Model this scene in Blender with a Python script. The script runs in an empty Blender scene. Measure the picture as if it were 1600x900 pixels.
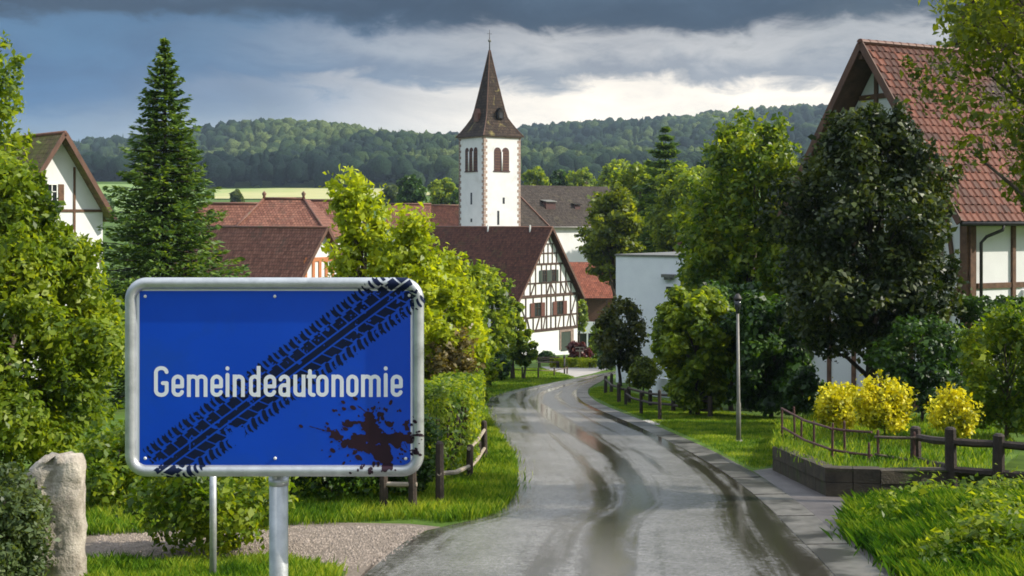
import bpy, bmesh, math, random
import numpy as np
from mathutils import Vector, Matrix

# ------------------------------------------------------------------ camera, sky, sun, exposure
SC = bpy.context.scene
COL = SC.collection
F, HZ, CZ = 2000.0, 345.0, 2.5          # focal length in photo pixels, horizon row, eye height
R_ = math.radians

cam_d = bpy.data.cameras.new('camera')
cam_d.sensor_width = 36.0
cam_d.lens = 36.0 * F / 1600.0
cam_d.shift_y = (HZ - 450.0) / 1600.0
cam_d.clip_start = 0.1
cam_d.clip_end = 9000
cam = bpy.data.objects.new('camera', cam_d)
cam.location = (0, 0, CZ)
cam.rotation_euler = (R_(90), 0, 0)
COL.objects.link(cam)
SC.camera = cam

SUN_AZ, SUN_EL = 84.0, 36.0              # degrees to the right of straight behind the camera; height
sdir = Vector((math.sin(R_(SUN_AZ)) * math.cos(R_(SUN_EL)), -math.cos(R_(SUN_AZ)) * math.cos(R_(SUN_EL)), math.sin(R_(SUN_EL))))


def build_world():
    w = bpy.data.worlds.new('World')
    SC.world = w
    w.use_nodes = True
    nt = w.node_tree
    for n in list(nt.nodes):
        nt.nodes.remove(n)
    N, L = nt.nodes.new, nt.links.new
    out = N('ShaderNodeOutputWorld')
    bg = N('ShaderNodeBackground')
    L(bg.outputs[0], out.inputs[0])
    sky = N('ShaderNodeTexSky')
    sky.sky_type = 'NISHITA'
    sky.sun_disc = False
    sky.sun_elevation = R_(SUN_EL)
    sky.sun_rotation = math.atan2(sdir.x, sdir.y)
    sky.air_density = 1.4
    sky.dust_density = 2.0
    bg.inputs[1].default_value = 0.1
    tc = N('ShaderNodeTexCoord')
    sep = N('ShaderNodeSeparateXYZ')
    L(tc.outputs['Generated'], sep.inputs[0])

    def math_(op, a, b=None, c=None):
        m = N('ShaderNodeMath')
        m.operation = op
        for i, q in enumerate((a, b, c)):
            if q is None:
                continue
            if isinstance(q, (int, float)):
                m.inputs[i].default_value = q
            else:
                L(q, m.inputs[i])
        return m.outputs[0]

    def noise(vec, scale, detail=6, rough=0.55, dist=0.0):
        n = N('ShaderNodeTexNoise')
        L(vec, n.inputs['Vector'])
        n.inputs['Scale'].default_value = scale
        n.inputs['Detail'].default_value = detail
        n.inputs['Roughness'].default_value = rough
        n.inputs['Distortion'].default_value = dist
        return n.outputs[0]

    def ramp(fac, pts, interp='EASE'):
        r = N('ShaderNodeValToRGB')
        r.color_ramp.interpolation = interp
        els = r.color_ramp.elements
        while len(els) < len(pts):
            els.new(0.5)
        for e, (p, c) in zip(els, pts):
            e.position = p
            e.color = (c[0], c[1], c[2], 1) if not isinstance(c, (int, float)) else (c, c, c, 1)
        L(fac, r.inputs[0])
        return r.outputs[0]

    def mix(f, a, b):
        m = N('ShaderNodeMix')
        m.data_type = 'RGBA'
        if isinstance(f, (int, float)):
            m.inputs[0].default_value = f
        else:
            L(f, m.inputs[0])
        for i, q in ((6, a), (7, b)):
            if isinstance(q, tuple):
                m.inputs[i].default_value = (*q, 1)
            else:
                L(q, m.inputs[i])
        return m.outputs[2]

    x, y, z = sep.outputs
    # stretched cloud space: clouds near the horizon are wide and low
    cmb = N('ShaderNodeCombineXYZ')
    L(x, cmb.inputs[0])
    L(y, cmb.inputs[1])
    L(math_('MULTIPLY', z, 2.6), cmb.inputs[2])
    vec = cmb.outputs[0]
    n1 = noise(vec, 3.2, 3, 0.5, 0.4)
    n2 = noise(vec, 9.0, 7, 0.58, 0.6)
    n3 = noise(vec, 22.0, 6, 0.6, 0.8)
    # elevation, made wavy by the clouds
    ew = math_('ADD', z, math_('MULTIPLY', math_('SUBTRACT', n2, 0.5), 0.062))
    ew = math_('ADD', ew, math_('MULTIPLY', math_('SUBTRACT', n3, 0.5), 0.026))
    # sky is clearer towards the sun's side (right), stormy on the other
    az = math_('ADD', math_('MULTIPLY', x, 1.0), math_('MULTIPLY', math_('SUBTRACT', n1, 0.5), 0.35))
    side = ramp(math_('MULTIPLY_ADD', az, 1.0, 0.5), [(0.16, 0.0), (0.58, 1.0)])
    # colours in units of displayed light x10 (background strength is 0.1)
    storm = ramp(math_('MULTIPLY', ew, 1.0),  # in both ramps the unseen overhead stops are brightened to lift the shade
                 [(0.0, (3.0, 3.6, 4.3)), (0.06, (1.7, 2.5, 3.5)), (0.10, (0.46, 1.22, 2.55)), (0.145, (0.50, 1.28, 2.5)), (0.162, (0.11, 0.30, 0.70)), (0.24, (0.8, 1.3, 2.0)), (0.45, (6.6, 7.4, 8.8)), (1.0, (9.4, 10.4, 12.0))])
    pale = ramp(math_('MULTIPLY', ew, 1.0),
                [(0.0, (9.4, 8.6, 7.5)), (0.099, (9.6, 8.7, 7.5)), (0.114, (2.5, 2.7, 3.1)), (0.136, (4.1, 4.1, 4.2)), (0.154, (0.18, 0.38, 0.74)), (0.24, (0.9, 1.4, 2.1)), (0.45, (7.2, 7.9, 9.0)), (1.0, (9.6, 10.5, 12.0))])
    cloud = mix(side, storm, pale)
    grain = ramp(n2, [(0.25, (0.70, 0.72, 0.76)), (0.75, (1.3, 1.28, 1.22))], 'LINEAR')
    m = N('ShaderNodeMix')
    m.data_type = 'RGBA'
    m.blend_type = 'MULTIPLY'
    m.inputs[0].default_value = 1.0
    L(cloud, m.inputs[6])
    L(grain, m.inputs[7])
    cloud = m.outputs[2]
    cover = ramp(n1, [(0.30, 0.93), (0.60, 1.0)])
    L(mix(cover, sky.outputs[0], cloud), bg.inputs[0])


build_world()
sun_d = bpy.data.lights.new('sun', 'SUN')
sun_d.energy = 4.9
sun_d.angle = R_(0.6)
sun_d.color = (1.0, 0.93, 0.80)
sun = bpy.data.objects.new('sun', sun_d)
sun.rotation_euler = sdir.to_track_quat('Z', 'Y').to_euler()
COL.objects.link(sun)

SC.view_settings.view_transform = 'Standard'
SC.view_settings.look = 'None'
SC.view_settings.exposure = 0.38
SC.view_settings.gamma = 1.0
SC.view_settings.use_curve_mapping = False
SC.render.engine = 'CYCLES'
SC.cycles.use_denoising = True
SC.cycles.filter_width = 1.7
SC.cycles.max_bounces = 6
SC.cycles.diffuse_bounces = 3
SC.cycles.glossy_bounces = 3
SC.cycles.transmission_bounces = 4
SC.cycles.transparent_max_bounces = 6
SC.cycles.volume_bounces = 0
SC.cycles.caustics_reflective = False
SC.cycles.caustics_refractive = False

# ------------------------------------------------------------------ helpers
rng = np.random.default_rng(11)
random.seed(5)


def smooth(a, b, t):
    t = np.clip((t - a) / (b - a), 0, 1)
    return t * t * (3 - 2 * t)


def gz1(y):
    """height of the sloping village street ground at distance y"""
    if y <= 130:
        return -0.09 * y
    if y <= 210:
        t = (y - 130) / 80.0
        return -11.7 - 0.09 * 80 * (t - t * t / 2)
    return -15.3


def P(u, v, d):
    return Vector(((u - 800) / F * d, d, CZ - (v - HZ) / F * d))


def G(u, v):
    """point of the sloping ground seen at photo position u, v"""
    d = CZ / ((v - HZ) / F - 0.09)
    return Vector(((u - 800) / F * d, d, -0.09 * d))


def ground_at(u, d):
    return Vector(((u - 800) / F * d, d, gz1(d)))


def link(o, parent=None):
    COL.objects.link(o)
    if parent is not None:
        o.parent = parent
    return o


def tag(o, label=None, cat=None, group=None, kind=None):
    if label:
        o['label'] = label
    if cat:
        o['category'] = cat
    if group:
        o['group'] = group
    if kind:
        o['kind'] = kind
    return o


def empty(name, loc=(0, 0, 0), rz=0.0):
    o = bpy.data.objects.new(name, None)
    o.location = loc
    o.rotation_euler = (0, 0, rz)
    o.empty_display_size = 0.2
    return link(o)


def obj(name, me, mat=None, parent=None):
    o = bpy.data.objects.new(name, me)
    if mat is not None and not me.materials:
        me.materials.append(mat)
    return link(o, parent)


def mesh(name, verts, faces, mat=None, smooth_=False):
    me = bpy.data.meshes.new(name)
    me.from_pydata([tuple(v) for v in verts], [], [tuple(f) for f in faces])
    if smooth_:
        me.polygons.foreach_set('use_smooth', [True] * len(me.polygons))
    if mat is not None:
        me.materials.append(mat)
    me.update()
    return me


def np_mesh(name, V, n_side, mat):
    """V: (n, n_side, 3) separate polygons"""
    V = np.ascontiguousarray(V, dtype=np.float32)
    n = V.shape[0]
    me = bpy.data.meshes.new(name)
    me.vertices.add(n * n_side)
    me.vertices.foreach_set('co', V.reshape(-1))
    me.loops.add(n * n_side)
    me.loops.foreach_set('vertex_index', np.arange(n * n_side, dtype=np.int32))
    me.polygons.add(n)
    me.polygons.foreach_set('loop_start', np.arange(0, n * n_side, n_side, dtype=np.int32))
    me.polygons.foreach_set('loop_total', np.full(n, n_side, dtype=np.int32))
    me.materials.append(mat)
    me.update(calc_edges=True)
    return me


class MB:
    """collects boxes, bars and tubes into one mesh"""

    def __init__(self):
        self.v, self.f = [], []

    def add(self, verts, faces):
        b = len(self.v)
        self.v += [tuple(q) for q in verts]
        self.f += [tuple(i + b for i in q) for q in faces]
        return self

    def box(self, a, b):
        (x0, y0, z0), (x1, y1, z1) = a, b
        return self.add([(x0, y0, z0), (x1, y0, z0), (x1, y1, z0), (x0, y1, z0), (x0, y0, z1), (x1, y0, z1), (x1, y1, z1), (x0, y1, z1)],
                        [(0, 3, 2, 1), (4, 5, 6, 7), (0, 1, 5, 4), (1, 2, 6, 5), (2, 3, 7, 6), (3, 0, 4, 7)])

    def bar(self, p, q, w, h, up=(0, 0, 1)):
        p, q = Vector(p), Vector(q)
        t = (q - p).normalized()
        s = t.cross(Vector(up))
        if s.length < 1e-4:
            s = t.cross(Vector((1, 0, 0)))
        s.normalize()
        n = s.cross(t).normalized()
        s, n = s * w / 2, n * h / 2
        vs = [p - s - n, p + s - n, p + s + n, p - s + n, q - s - n, q + s - n, q + s + n, q - s + n]
        return self.add(vs, [(0, 1, 2, 3), (7, 6, 5, 4), (0, 4, 5, 1), (1, 5, 6, 2), (2, 6, 7, 3), (3, 7, 4, 0)])

    def tube(self, pts, radii, n=8, cap=True):
        pts = [Vector(p) for p in pts]
        b = len(self.v)
        ref = Vector((0.31, 0.87, 0.13))
        for i, p in enumerate(pts):
            t = (pts[min(i + 1, len(pts) - 1)] - pts[max(i - 1, 0)]).normalized()
            s = t.cross(ref).normalized()
            m = t.cross(s).normalized()
            r = radii[i] if hasattr(radii, '__len__') else radii
            for k in range(n):
                a = 2 * math.pi * k / n
                self.v.append(tuple(p + (s * math.cos(a) + m * math.sin(a)) * r))
        for i in range(len(pts) - 1):
            for k in range(n):
                a, c = b + i * n + k, b + i * n + (k + 1) % n
                self.f.append((a, c, c + n, a + n))
        if cap:
            self.f.append(tuple(b + k for k in range(n))[::-1])
            self.f.append(tuple(b + (len(pts) - 1) * n + k for k in range(n)))
        return self

    def build(self, name, mat, parent=None, smooth_=False):
        return obj(name, mesh(name, self.v, self.f, mat, smooth_), None, parent)


# ------------------------------------------------------------------ materials
def new_mat(name):
    m = bpy.data.materials.new(name)
    m.use_nodes = True
    nt = m.node_tree
    p = nt.nodes['Principled BSDF']
    return m, nt, p


def nd(nt, kind, **kw):
    n = nt.nodes.new(kind)
    for k, v in kw.items():
        setattr(n, k, v)
    return n


def noise_node(nt, scale, detail=4, rough=0.55, vec=None, dist=0.0):
    n = nt.nodes.new('ShaderNodeTexNoise')
    n.inputs['Scale'].default_value = scale
    n.inputs['Detail'].default_value = detail
    n.inputs['Roughness'].default_value = rough
    n.inputs['Distortion'].default_value = dist
    if vec is not None:
        nt.links.new(vec, n.inputs['Vector'])
    return n


def ramp_node(nt, fac, pts):
    r = nt.nodes.new('ShaderNodeValToRGB')
    els = r.color_ramp.elements
    while len(els) < len(pts):
        els.new(0.5)
    for e, (p, c) in zip(els, pts):
        e.position = p
        e.color = (c, c, c, 1) if isinstance(c, (int, float)) else (*c, 1)
    nt.links.new(fac, r.inputs[0])
    return r.outputs[0]


def mix_node(nt, f, a, b, mode='MIX'):
    m = nt.nodes.new('ShaderNodeMix')
    m.data_type = 'RGBA'
    m.blend_type = mode
    if isinstance(f, (int, float)):
        m.inputs[0].default_value = f
    else:
        nt.links.new(f, m.inputs[0])
    for i, q in ((6, a), (7, b)):
        if isinstance(q, tuple):
            m.inputs[i].default_value = (*q, 1)
        else:
            nt.links.new(q, m.inputs[i])
    return m.outputs[2]


def coords(nt, kind='Object', scale=None):
    tc = nt.nodes.new('ShaderNodeTexCoord')
    o = tc.outputs[kind]
    if scale:
        mp = nt.nodes.new('ShaderNodeMapping')
        mp.inputs['Scale'].default_value = scale
        nt.links.new(o, mp.inputs['Vector'])
        o = mp.outputs[0]
    return o


def surf(name, c1, c2, scale=5.0, rough=0.8, bump=0.2, bscale=None, metallic=0.0, spec=0.5, stretch=None, c3=None, s3=1.0, f3=(0.55, 0.7), rand=0.0):
    """general weathered surface: two colours by noise, an optional stain colour, bump"""
    m, nt, p = new_mat(name)
    co = coords(nt, 'Object', stretch)
    n = noise_node(nt, scale, 6, 0.6, co)
    col = ramp_node(nt, n.outputs[0], [(0.32, c1), (0.68, c2)])
    if c3 is not None:
        n3 = noise_node(nt, s3, 5, 0.6, co, 0.4)
        col = mix_node(nt, ramp_node(nt, n3.outputs[0], [(f3[0], 0.0), (f3[1], 1.0)]), col, c3)
    if rand > 0:
        oi = nt.nodes.new('ShaderNodeObjectInfo')
        col = mix_node(nt, 1.0, col, ramp_node(nt, oi.outputs['Random'], [(0.0, 1 - rand), (1.0, 1 + rand)]), 'MULTIPLY')
    nt.links.new(col, p.inputs['Base Color'])
    p.inputs['Roughness'].default_value = rough
    p.inputs['Metallic'].default_value = metallic
    p.inputs['Specular IOR Level'].default_value = spec
    if bump > 0:
        nb = noise_node(nt, bscale or scale * 3, 6, 0.65, co)
        b = nt.nodes.new('ShaderNodeBump')
        b.inputs['Strength'].default_value = bump
        b.inputs['Distance'].default_value = 0.03
        nt.links.new(nb.outputs[0], b.inputs['Height'])
        nt.links.new(b.outputs[0], p.inputs['Normal'])
    return m


def leaf_mat(name, dark, mid, light, transl=0.4, rough=0.45, spec=0.4, clump=0.9):
    m, nt, p = new_mat(name)
    geo = nt.nodes.new('ShaderNodeNewGeometry')
    co = coords(nt, 'Object')
    n = noise_node(nt, clump, 3, 0.5, co)
    add = nd(nt, 'ShaderNodeMath', operation='MULTIPLY_ADD')
    nt.links.new(geo.outputs['Random Per Island'], add.inputs[0])
    add.inputs[1].default_value = 0.55
    sub = nd(nt, 'ShaderNodeMath', operation='MULTIPLY_ADD')
    nt.links.new(n.outputs[0], sub.inputs[0])
    sub.inputs[1].default_value = 1.5
    sub.inputs[2].default_value = -0.52
    nt.links.new(sub.outputs[0], add.inputs[2])
    col = ramp_node(nt, add.outputs[0], [(0.08, dark), (0.45, mid), (0.92, light)])
    nt.links.new(col, p.inputs['Base Color'])
    p.inputs['Roughness'].default_value = rough
    p.inputs['Specular IOR Level'].default_value = spec
    tr = nt.nodes.new('ShaderNodeBsdfTranslucent')
    tcol = mix_node(nt, 1.0, col, (2.0, 1.75, 0.55), 'MULTIPLY')
    nt.links.new(tcol, tr.inputs[0])
    ms = nt.nodes.new('ShaderNodeMixShader')
    ms.inputs[0].default_value = transl
    nt.links.new(p.outputs[0], ms.inputs[1])
    nt.links.new(tr.outputs[0], ms.inputs[2])
    nt.links.new(ms.outputs[0], nt.nodes['Material Output'].inputs[0])
    return m


def roof_mat(name, c1, c2, moss, row=0.33, width=0.28, spec=0.15, rough=0.75, mossf=(0.55, 0.72)):
    """tile rows too far off to be told apart; u along the ridge, v up the slope, in metres"""
    m, nt, p = new_mat(name)
    uv = coords(nt, 'UV')
    br = nt.nodes.new('ShaderNodeTexBrick')
    br.offset = 0.5
    br.inputs['Scale'].default_value = 1.0
    br.inputs['Brick Width'].default_value = width
    br.inputs['Row Height'].default_value = row
    br.inputs['Mortar Size'].default_value = 0.022
    br.inputs['Mortar Smooth'].default_value = 0.4
    br.inputs['Color1'].default_value = (*c1, 1)
    br.inputs['Color2'].default_value = (*c2, 1)
    br.inputs['Mortar'].default_value = (c1[0] * 0.4, c1[1] * 0.4, c1[2] * 0.4, 1)
    nt.links.new(uv, br.inputs['Vector'])
    co = coords(nt, 'Object')
    n = noise_node(nt, 0.7, 6, 0.65, co, 0.5)
    col = mix_node(nt, ramp_node(nt, n.outputs[0], [(mossf[0], 0.0), (mossf[1], 0.8)]), br.outputs[0], moss)
    n2 = noise_node(nt, 3.5, 4, 0.6, co)
    col = mix_node(nt, 1.0, col, ramp_node(nt, n2.outputs[0], [(0.3, 0.7), (0.7, 1.25)]), 'MULTIPLY')
    nt.links.new(col, p.inputs['Base Color'])
    p.inputs['Roughness'].default_value = rough
    p.inputs['Specular IOR Level'].default_value = spec
    # rounded saw-tooth of the rows
    sp = nt.nodes.new('ShaderNodeSeparateXYZ')
    nt.links.new(uv, sp.inputs[0])
    fr = nd(nt, 'ShaderNodeMath', operation='FRACT')
    dv = nd(nt, 'ShaderNodeMath', operation='DIVIDE')
    nt.links.new(sp.outputs[1], dv.inputs[0])
    dv.inputs[1].default_value = row
    nt.links.new(dv.outputs[0], fr.inputs[0])
    sw = nd(nt, 'ShaderNodeMath', operation='SUBTRACT')
    nt.links.new(br.outputs[1], sw.inputs[1])
    inv = nd(nt, 'ShaderNodeMath', operation='SUBTRACT')
    inv.inputs[0].default_value = 1.0
    nt.links.new(fr.outputs[0], inv.inputs[1])
    nt.links.new(inv.outputs[0], sw.inputs[0])
    b = nt.nodes.new('ShaderNodeBump')
    b.inputs['Strength'].default_value = 0.8
    b.inputs['Distance'].default_value = 0.05
    nt.links.new(sw.outputs[0], b.inputs['Height'])
    nt.links.new(b.outputs[0], p.inputs['Normal'])
    return m


def road_mat():
    m, nt, p = new_mat('wet_asphalt')
    uv = coords(nt, 'UV')
    sp = nt.nodes.new('ShaderNodeSeparateXYZ')
    nt.links.new(uv, sp.inputs[0])
    L = nt.links.new

    def mth(op, a, b=None, c=None):
        k = nd(nt, 'ShaderNodeMath', operation=op)
        for i, q in enumerate((a, b, c)):
            if q is None:
                continue
            if isinstance(q, (int, float)):
                k.inputs[i].default_value = q
            else:
                L(q, k.inputs[i])
        return k.outputs[0]
    mp = nt.nodes.new('ShaderNodeMapping')
    mp.inputs['Scale'].default_value = (7.0, 0.045, 1)
    L(uv, mp.inputs['Vector'])
    streak = noise_node(nt, 1.0, 5, 0.6, mp.outputs[0], 0.6).outputs[0]
    mp2 = nt.nodes.new('ShaderNodeMapping')
    mp2.inputs['Scale'].default_value = (3.6, 0.12, 1)
    L(uv, mp2.inputs['Vector'])
    blot = noise_node(nt, 1.3, 4, 0.55, mp2.outputs[0], 0.5).outputs[0]
    a = mth('ADD', sp.outputs[0], mth('MULTIPLY', mth('SUBTRACT', streak, 0.5), 0.10))
    track = ramp_node(nt, a, [(0.0, 0.25), (0.10, 0.22), (0.26, 0.10), (0.33, 0.34), (0.38, 0.16), (0.435, 0.70), (0.475, 0.66), (0.53, 0.14), (0.78, 0.12), (0.87, 0.46), (0.92, 0.38), (1.0, 0.2)])
    wet = mth('MULTIPLY', track, mth('MULTIPLY_ADD', blot, 2.4, -0.22))
    wet = mth('ADD', wet, mth('MULTIPLY', ramp_node(nt, streak, [(0.46, 0.0), (0.68, 1.0)]), 0.46))
    grit = noise_node(nt, 1.3, 6, 0.68, coords(nt, 'Object', (1.5, 0.45, 1))).outputs[0]
    grain = noise_node(nt, 13, 7, 0.75, coords(nt, 'Object')).outputs[0]
    wet = mth('ADD', wet, mth('MULTIPLY', mth('SUBTRACT', grit, 0.5), 0.62))
    wet = mth('ADD', wet, mth('MULTIPLY', mth('SUBTRACT', grain, 0.5), 0.8))
    wet = ramp_node(nt, wet, [(0.20, 0.0), (0.36, 0.35), (0.50, 0.9), (0.66, 1.0)])
    co = coords(nt, 'Object')
    fine = noise_node(nt, 38, 4, 0.75, co).outputs[0]
    mid = noise_node(nt, 1.3, 5, 0.6, co).outputs[0]
    dry = ramp_node(nt, mid, [(0.3, (0.165, 0.159, 0.152)), (0.7, (0.235, 0.227, 0.218))])
    dry = mix_node(nt, 1.0, dry, ramp_node(nt, fine, [(0.3, 0.55), (0.7, 1.45)]), 'MULTIPLY')
    mot = noise_node(nt, 12, 7, 0.78, co).outputs[0]
    dry = mix_node(nt, 1.0, dry, ramp_node(nt, mot, [(0.3, 0.62), (0.7, 1.34)]), 'MULTIPLY')
    col = mix_node(nt, wet, dry, (0.040, 0.036, 0.028))
    L(col, p.inputs['Base Color'])
    L(ramp_node(nt, wet, [(0.0, 0.22), (0.6, 0.14), (1.0, 0.09)]), p.inputs['Roughness'])
    p.inputs['Specular IOR Level'].default_value = 0.55
    b = nt.nodes.new('ShaderNodeBump')
    b.inputs['Distance'].default_value = 0.012
    L(ramp_node(nt, wet, [(0.0, 0.30), (1.0, 0.03)]), b.inputs['Strength'])
    L(fine, b.inputs['Height'])
    L(b.outputs[0], p.inputs['Normal'])
    return m


M = {}
M['road'] = road_mat()
M['gutter'] = surf('wet_concrete', (0.12, 0.112, 0.10), (0.21, 0.196, 0.175), 3.5, 0.28, 0.25, 40, c3=(0.030, 0.027, 0.021), s3=0.8, f3=(0.44, 0.56))
M['apron'] = surf('old_asphalt', (0.06, 0.052, 0.05), (0.13, 0.115, 0.11), 2.0, 0.5, 0.4, 50)
M['gravel'] = surf('gravel_bed', (0.13, 0.10, 0.075), (0.26, 0.21, 0.165), 30, 0.9, 0.9, 60, c3=(0.16, 0.13, 0.10), s3=1.5)
M['pebble'] = surf('pebble', (0.16, 0.13, 0.105), (0.34, 0.28, 0.235), 9, 0.85, 0.1)
M['path'] = surf('pale_path', (0.30, 0.27, 0.24), (0.42, 0.39, 0.36), 2.0, 0.6, 0.2)
M['turf'] = surf('turf_ground', (0.035, 0.075, 0.008), (0.10, 0.17, 0.018), 1.6, 0.9, 0.6, 30, spec=0.2, c3=(0.06, 0.085, 0.015), s3=0.25)
M['grass'] = leaf_mat('grass_blades', (0.022, 0.070, 0.005), (0.090, 0.185, 0.010), (0.30, 0.36, 0.045), 0.4, 0.5, 0.25, 1.1)
M['bank_grass'] = leaf_mat('bank_blades', (0.012, 0.048, 0.004), (0.048, 0.125, 0.007), (0.20, 0.28, 0.025), 0.4, 0.5, 0.2, 1.6)
M['soil'] = surf('soil', (0.05, 0.04, 0.025), (0.10, 0.085, 0.05), 5, 0.9, 0.5)
M['bark'] = surf('bark', (0.045, 0.033, 0.022), (0.12, 0.095, 0.07), 6, 0.9, 0.8, 16, stretch=(1, 1, 0.25))
M['bark_dark'] = surf('dark_bark', (0.02, 0.015, 0.012), (0.06, 0.045, 0.035), 6, 0.9, 0.8, 16, stretch=(1, 1, 0.25))
M['plaster'] = surf('white_plaster', (0.66, 0.66, 0.66), (0.74, 0.74, 0.74), 0.8, 0.9, 0.12, 18, spec=0.2, c3=(0.54, 0.53, 0.51), s3=0.5, f3=(0.60, 0.80))
M['plaster_old'] = surf('weathered_plaster', (0.80, 0.82, 0.85), (0.88, 0.90, 0.92), 1.2, 0.9, 0.15, 14, spec=0.2, c3=(0.56, 0.57, 0.58), s3=0.9, f3=(0.62, 0.82))
M['timber'] = surf('dark_timber', (0.035, 0.018, 0.012), (0.085, 0.045, 0.03), 5, 0.75, 0.4, 18, stretch=(1, 1, 0.3), rand=0.2)
M['timber_brown'] = surf('brown_timber', (0.075, 0.035, 0.018), (0.15, 0.075, 0.04), 5, 0.75, 0.4, 18, rand=0.15)
M['timber_red'] = surf('orange_timber', (0.40, 0.13, 0.05), (0.52, 0.20, 0.08), 5, 0.75, 0.3, 18)
M['board'] = surf('barge_board', (0.07, 0.032, 0.02), (0.14, 0.065, 0.04), 4, 0.7, 0.4, 12, stretch=(1, 1, 0.3))
M['glass'] = surf('window_glass', (0.015, 0.018, 0.02), (0.03, 0.034, 0.04), 2, 0.08, 0.0)
M['shutter_red'] = surf('red_shutter', (0.09, 0.028, 0.02), (0.13, 0.045, 0.03), 8, 0.6, 0.2)
M['shutter_green'] = surf('green_shutter', (0.02, 0.035, 0.025), (0.045, 0.06, 0.045), 8, 0.6, 0.2)
M['louvre'] = surf('dark_louvre', (0.03, 0.012, 0.01), (0.09, 0.03, 0.025), 6, 0.7, 0.2)
M['quoin'] = surf('sandstone_quoin', (0.22, 0.15, 0.12), (0.40, 0.30, 0.25), 3, 0.85, 0.4, rand=0.3)
M['frame_white'] = surf('white_frame', (0.7, 0.7, 0.68), (0.8, 0.8, 0.78), 4, 0.5, 0.0)
M['roof_brown'] = roof_mat('brown_tiles', (0.062, 0.023, 0.015), (0.125, 0.048, 0.031), (0.07, 0.055, 0.02))
M['roof_far'] = roof_mat('faded_brown_tiles', (0.155, 0.064, 0.044), (0.26, 0.118, 0.080), (0.11, 0.075, 0.055), 0.36, 0.3)
M['roof_red'] = roof_mat('orange_tiles', (0.17, 0.056, 0.034), (0.30, 0.10, 0.06), (0.20, 0.09, 0.06), 0.36, 0.3)
M['roof_grey'] = roof_mat('dark_grey_tiles', (0.040, 0.030, 0.025), (0.072, 0.058, 0.047), (0.085, 0.075, 0.045), 0.34, 0.28)
M['roof_moss'] = roof_mat('mossy_tiles', (0.15, 0.10, 0.055), (0.24, 0.16, 0.09), (0.16, 0.17, 0.035), 0.33, 0.28, mossf=(0.40, 0.60))
M['spire'] = roof_mat('spire_shingles', (0.028, 0.019, 0.014), (0.065, 0.043, 0.030), (0.20, 0.17, 0.06), 0.4, 0.3, mossf=(0.60, 0.68))
M['tile'] = surf('clay_tile', (0.100, 0.026, 0.012), (0.215, 0.056, 0.024), 0.8, 0.6, 0.35, 25, spec=0.25, c3=(0.050, 0.024, 0.015), s3=0.32, f3=(0.40, 0.55), rand=0.55)
M['ridge_tile'] = surf('ridge_tile', (0.10, 0.04, 0.025), (0.19, 0.075, 0.045), 2, 0.6, 0.3, c3=(0.08, 0.07, 0.03), s3=2)
M['underside'] = surf('roof_boarding', (0.06, 0.03, 0.02), (0.12, 0.06, 0.04), 3, 0.8, 0.3)
M['steel'] = surf('galvanised_steel', (0.40, 0.42, 0.43), (0.58, 0.60, 0.61), 14, 0.42, 0.06, 60, metallic=0.65, c3=(0.30, 0.31, 0.31), s3=5, f3=(0.55, 0.72))
M['lamp_grey'] = surf('lamp_post_grey', (0.13, 0.13, 0.115), (0.22, 0.21, 0.19), 5, 0.5, 0.1, metallic=0.2)
M['iron'] = surf('black_iron', (0.015, 0.013, 0.012), (0.04, 0.033, 0.03), 8, 0.55, 0.2)
M['sign_white'] = surf('white_sheet', (0.72, 0.74, 0.78), (0.80, 0.82, 0.85), 6, 0.35, 0.0, c3=(0.62, 0.63, 0.65), s3=9, f3=(0.6, 0.8))
M['sign_blue'] = surf('blue_sheet', (0.001, 0.058, 0.50), (0.002, 0.068, 0.56), 3, 0.32, 0.03, 120, spec=0.35, c3=(0.006, 0.066, 0.44), s3=3.5, f3=(0.5, 0.75))
M['lettering'] = surf('letter_white', (0.78, 0.80, 0.86), (0.84, 0.86, 0.90), 8, 0.4, 0.0)
M['tread'] = surf('black_rubber_mark', (0.002, 0.007, 0.032), (0.005, 0.012, 0.045), 12, 0.7, 0.0, spec=0.2)
M['stain'] = surf('dark_red_stain', (0.016, 0.005, 0.012), (0.028, 0.008, 0.018), 9, 0.55, 0.0, spec=0.3)
M['stone'] = surf('pale_stone', (0.27, 0.23, 0.19), (0.50, 0.45, 0.38), 4.5, 0.9, 0.9, 22, c3=(0.20, 0.17, 0.13), s3=2.6, f3=(0.56, 0.70))
M['wall_dark'] = surf('mossy_wall', (0.028, 0.022, 0.014), (0.07, 0.055, 0.035), 5, 0.85, 0.8, 22, c3=(0.05, 0.06, 0.018), s3=1.8)
M['fence_wood'] = surf('weathered_fence_wood', (0.055, 0.038, 0.026), (0.15, 0.11, 0.075), 7, 0.8, 0.6, 25, stretch=(1, 1, 0.3), rand=0.25)
M['fence_dark'] = surf('dark_fence_wood', (0.018, 0.012, 0.009), (0.05, 0.034, 0.024), 7, 0.8, 0.6, 25, rand=0.25)
M['rail_pale'] = surf('pale_split_rail', (0.22, 0.18, 0.13), (0.38, 0.32, 0.25), 7, 0.8, 0.5, 25)
M['red_rail'] = surf('rusty_rail', (0.05, 0.018, 0.015), (0.12, 0.05, 0.042), 8, 0.7, 0.4)

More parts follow.
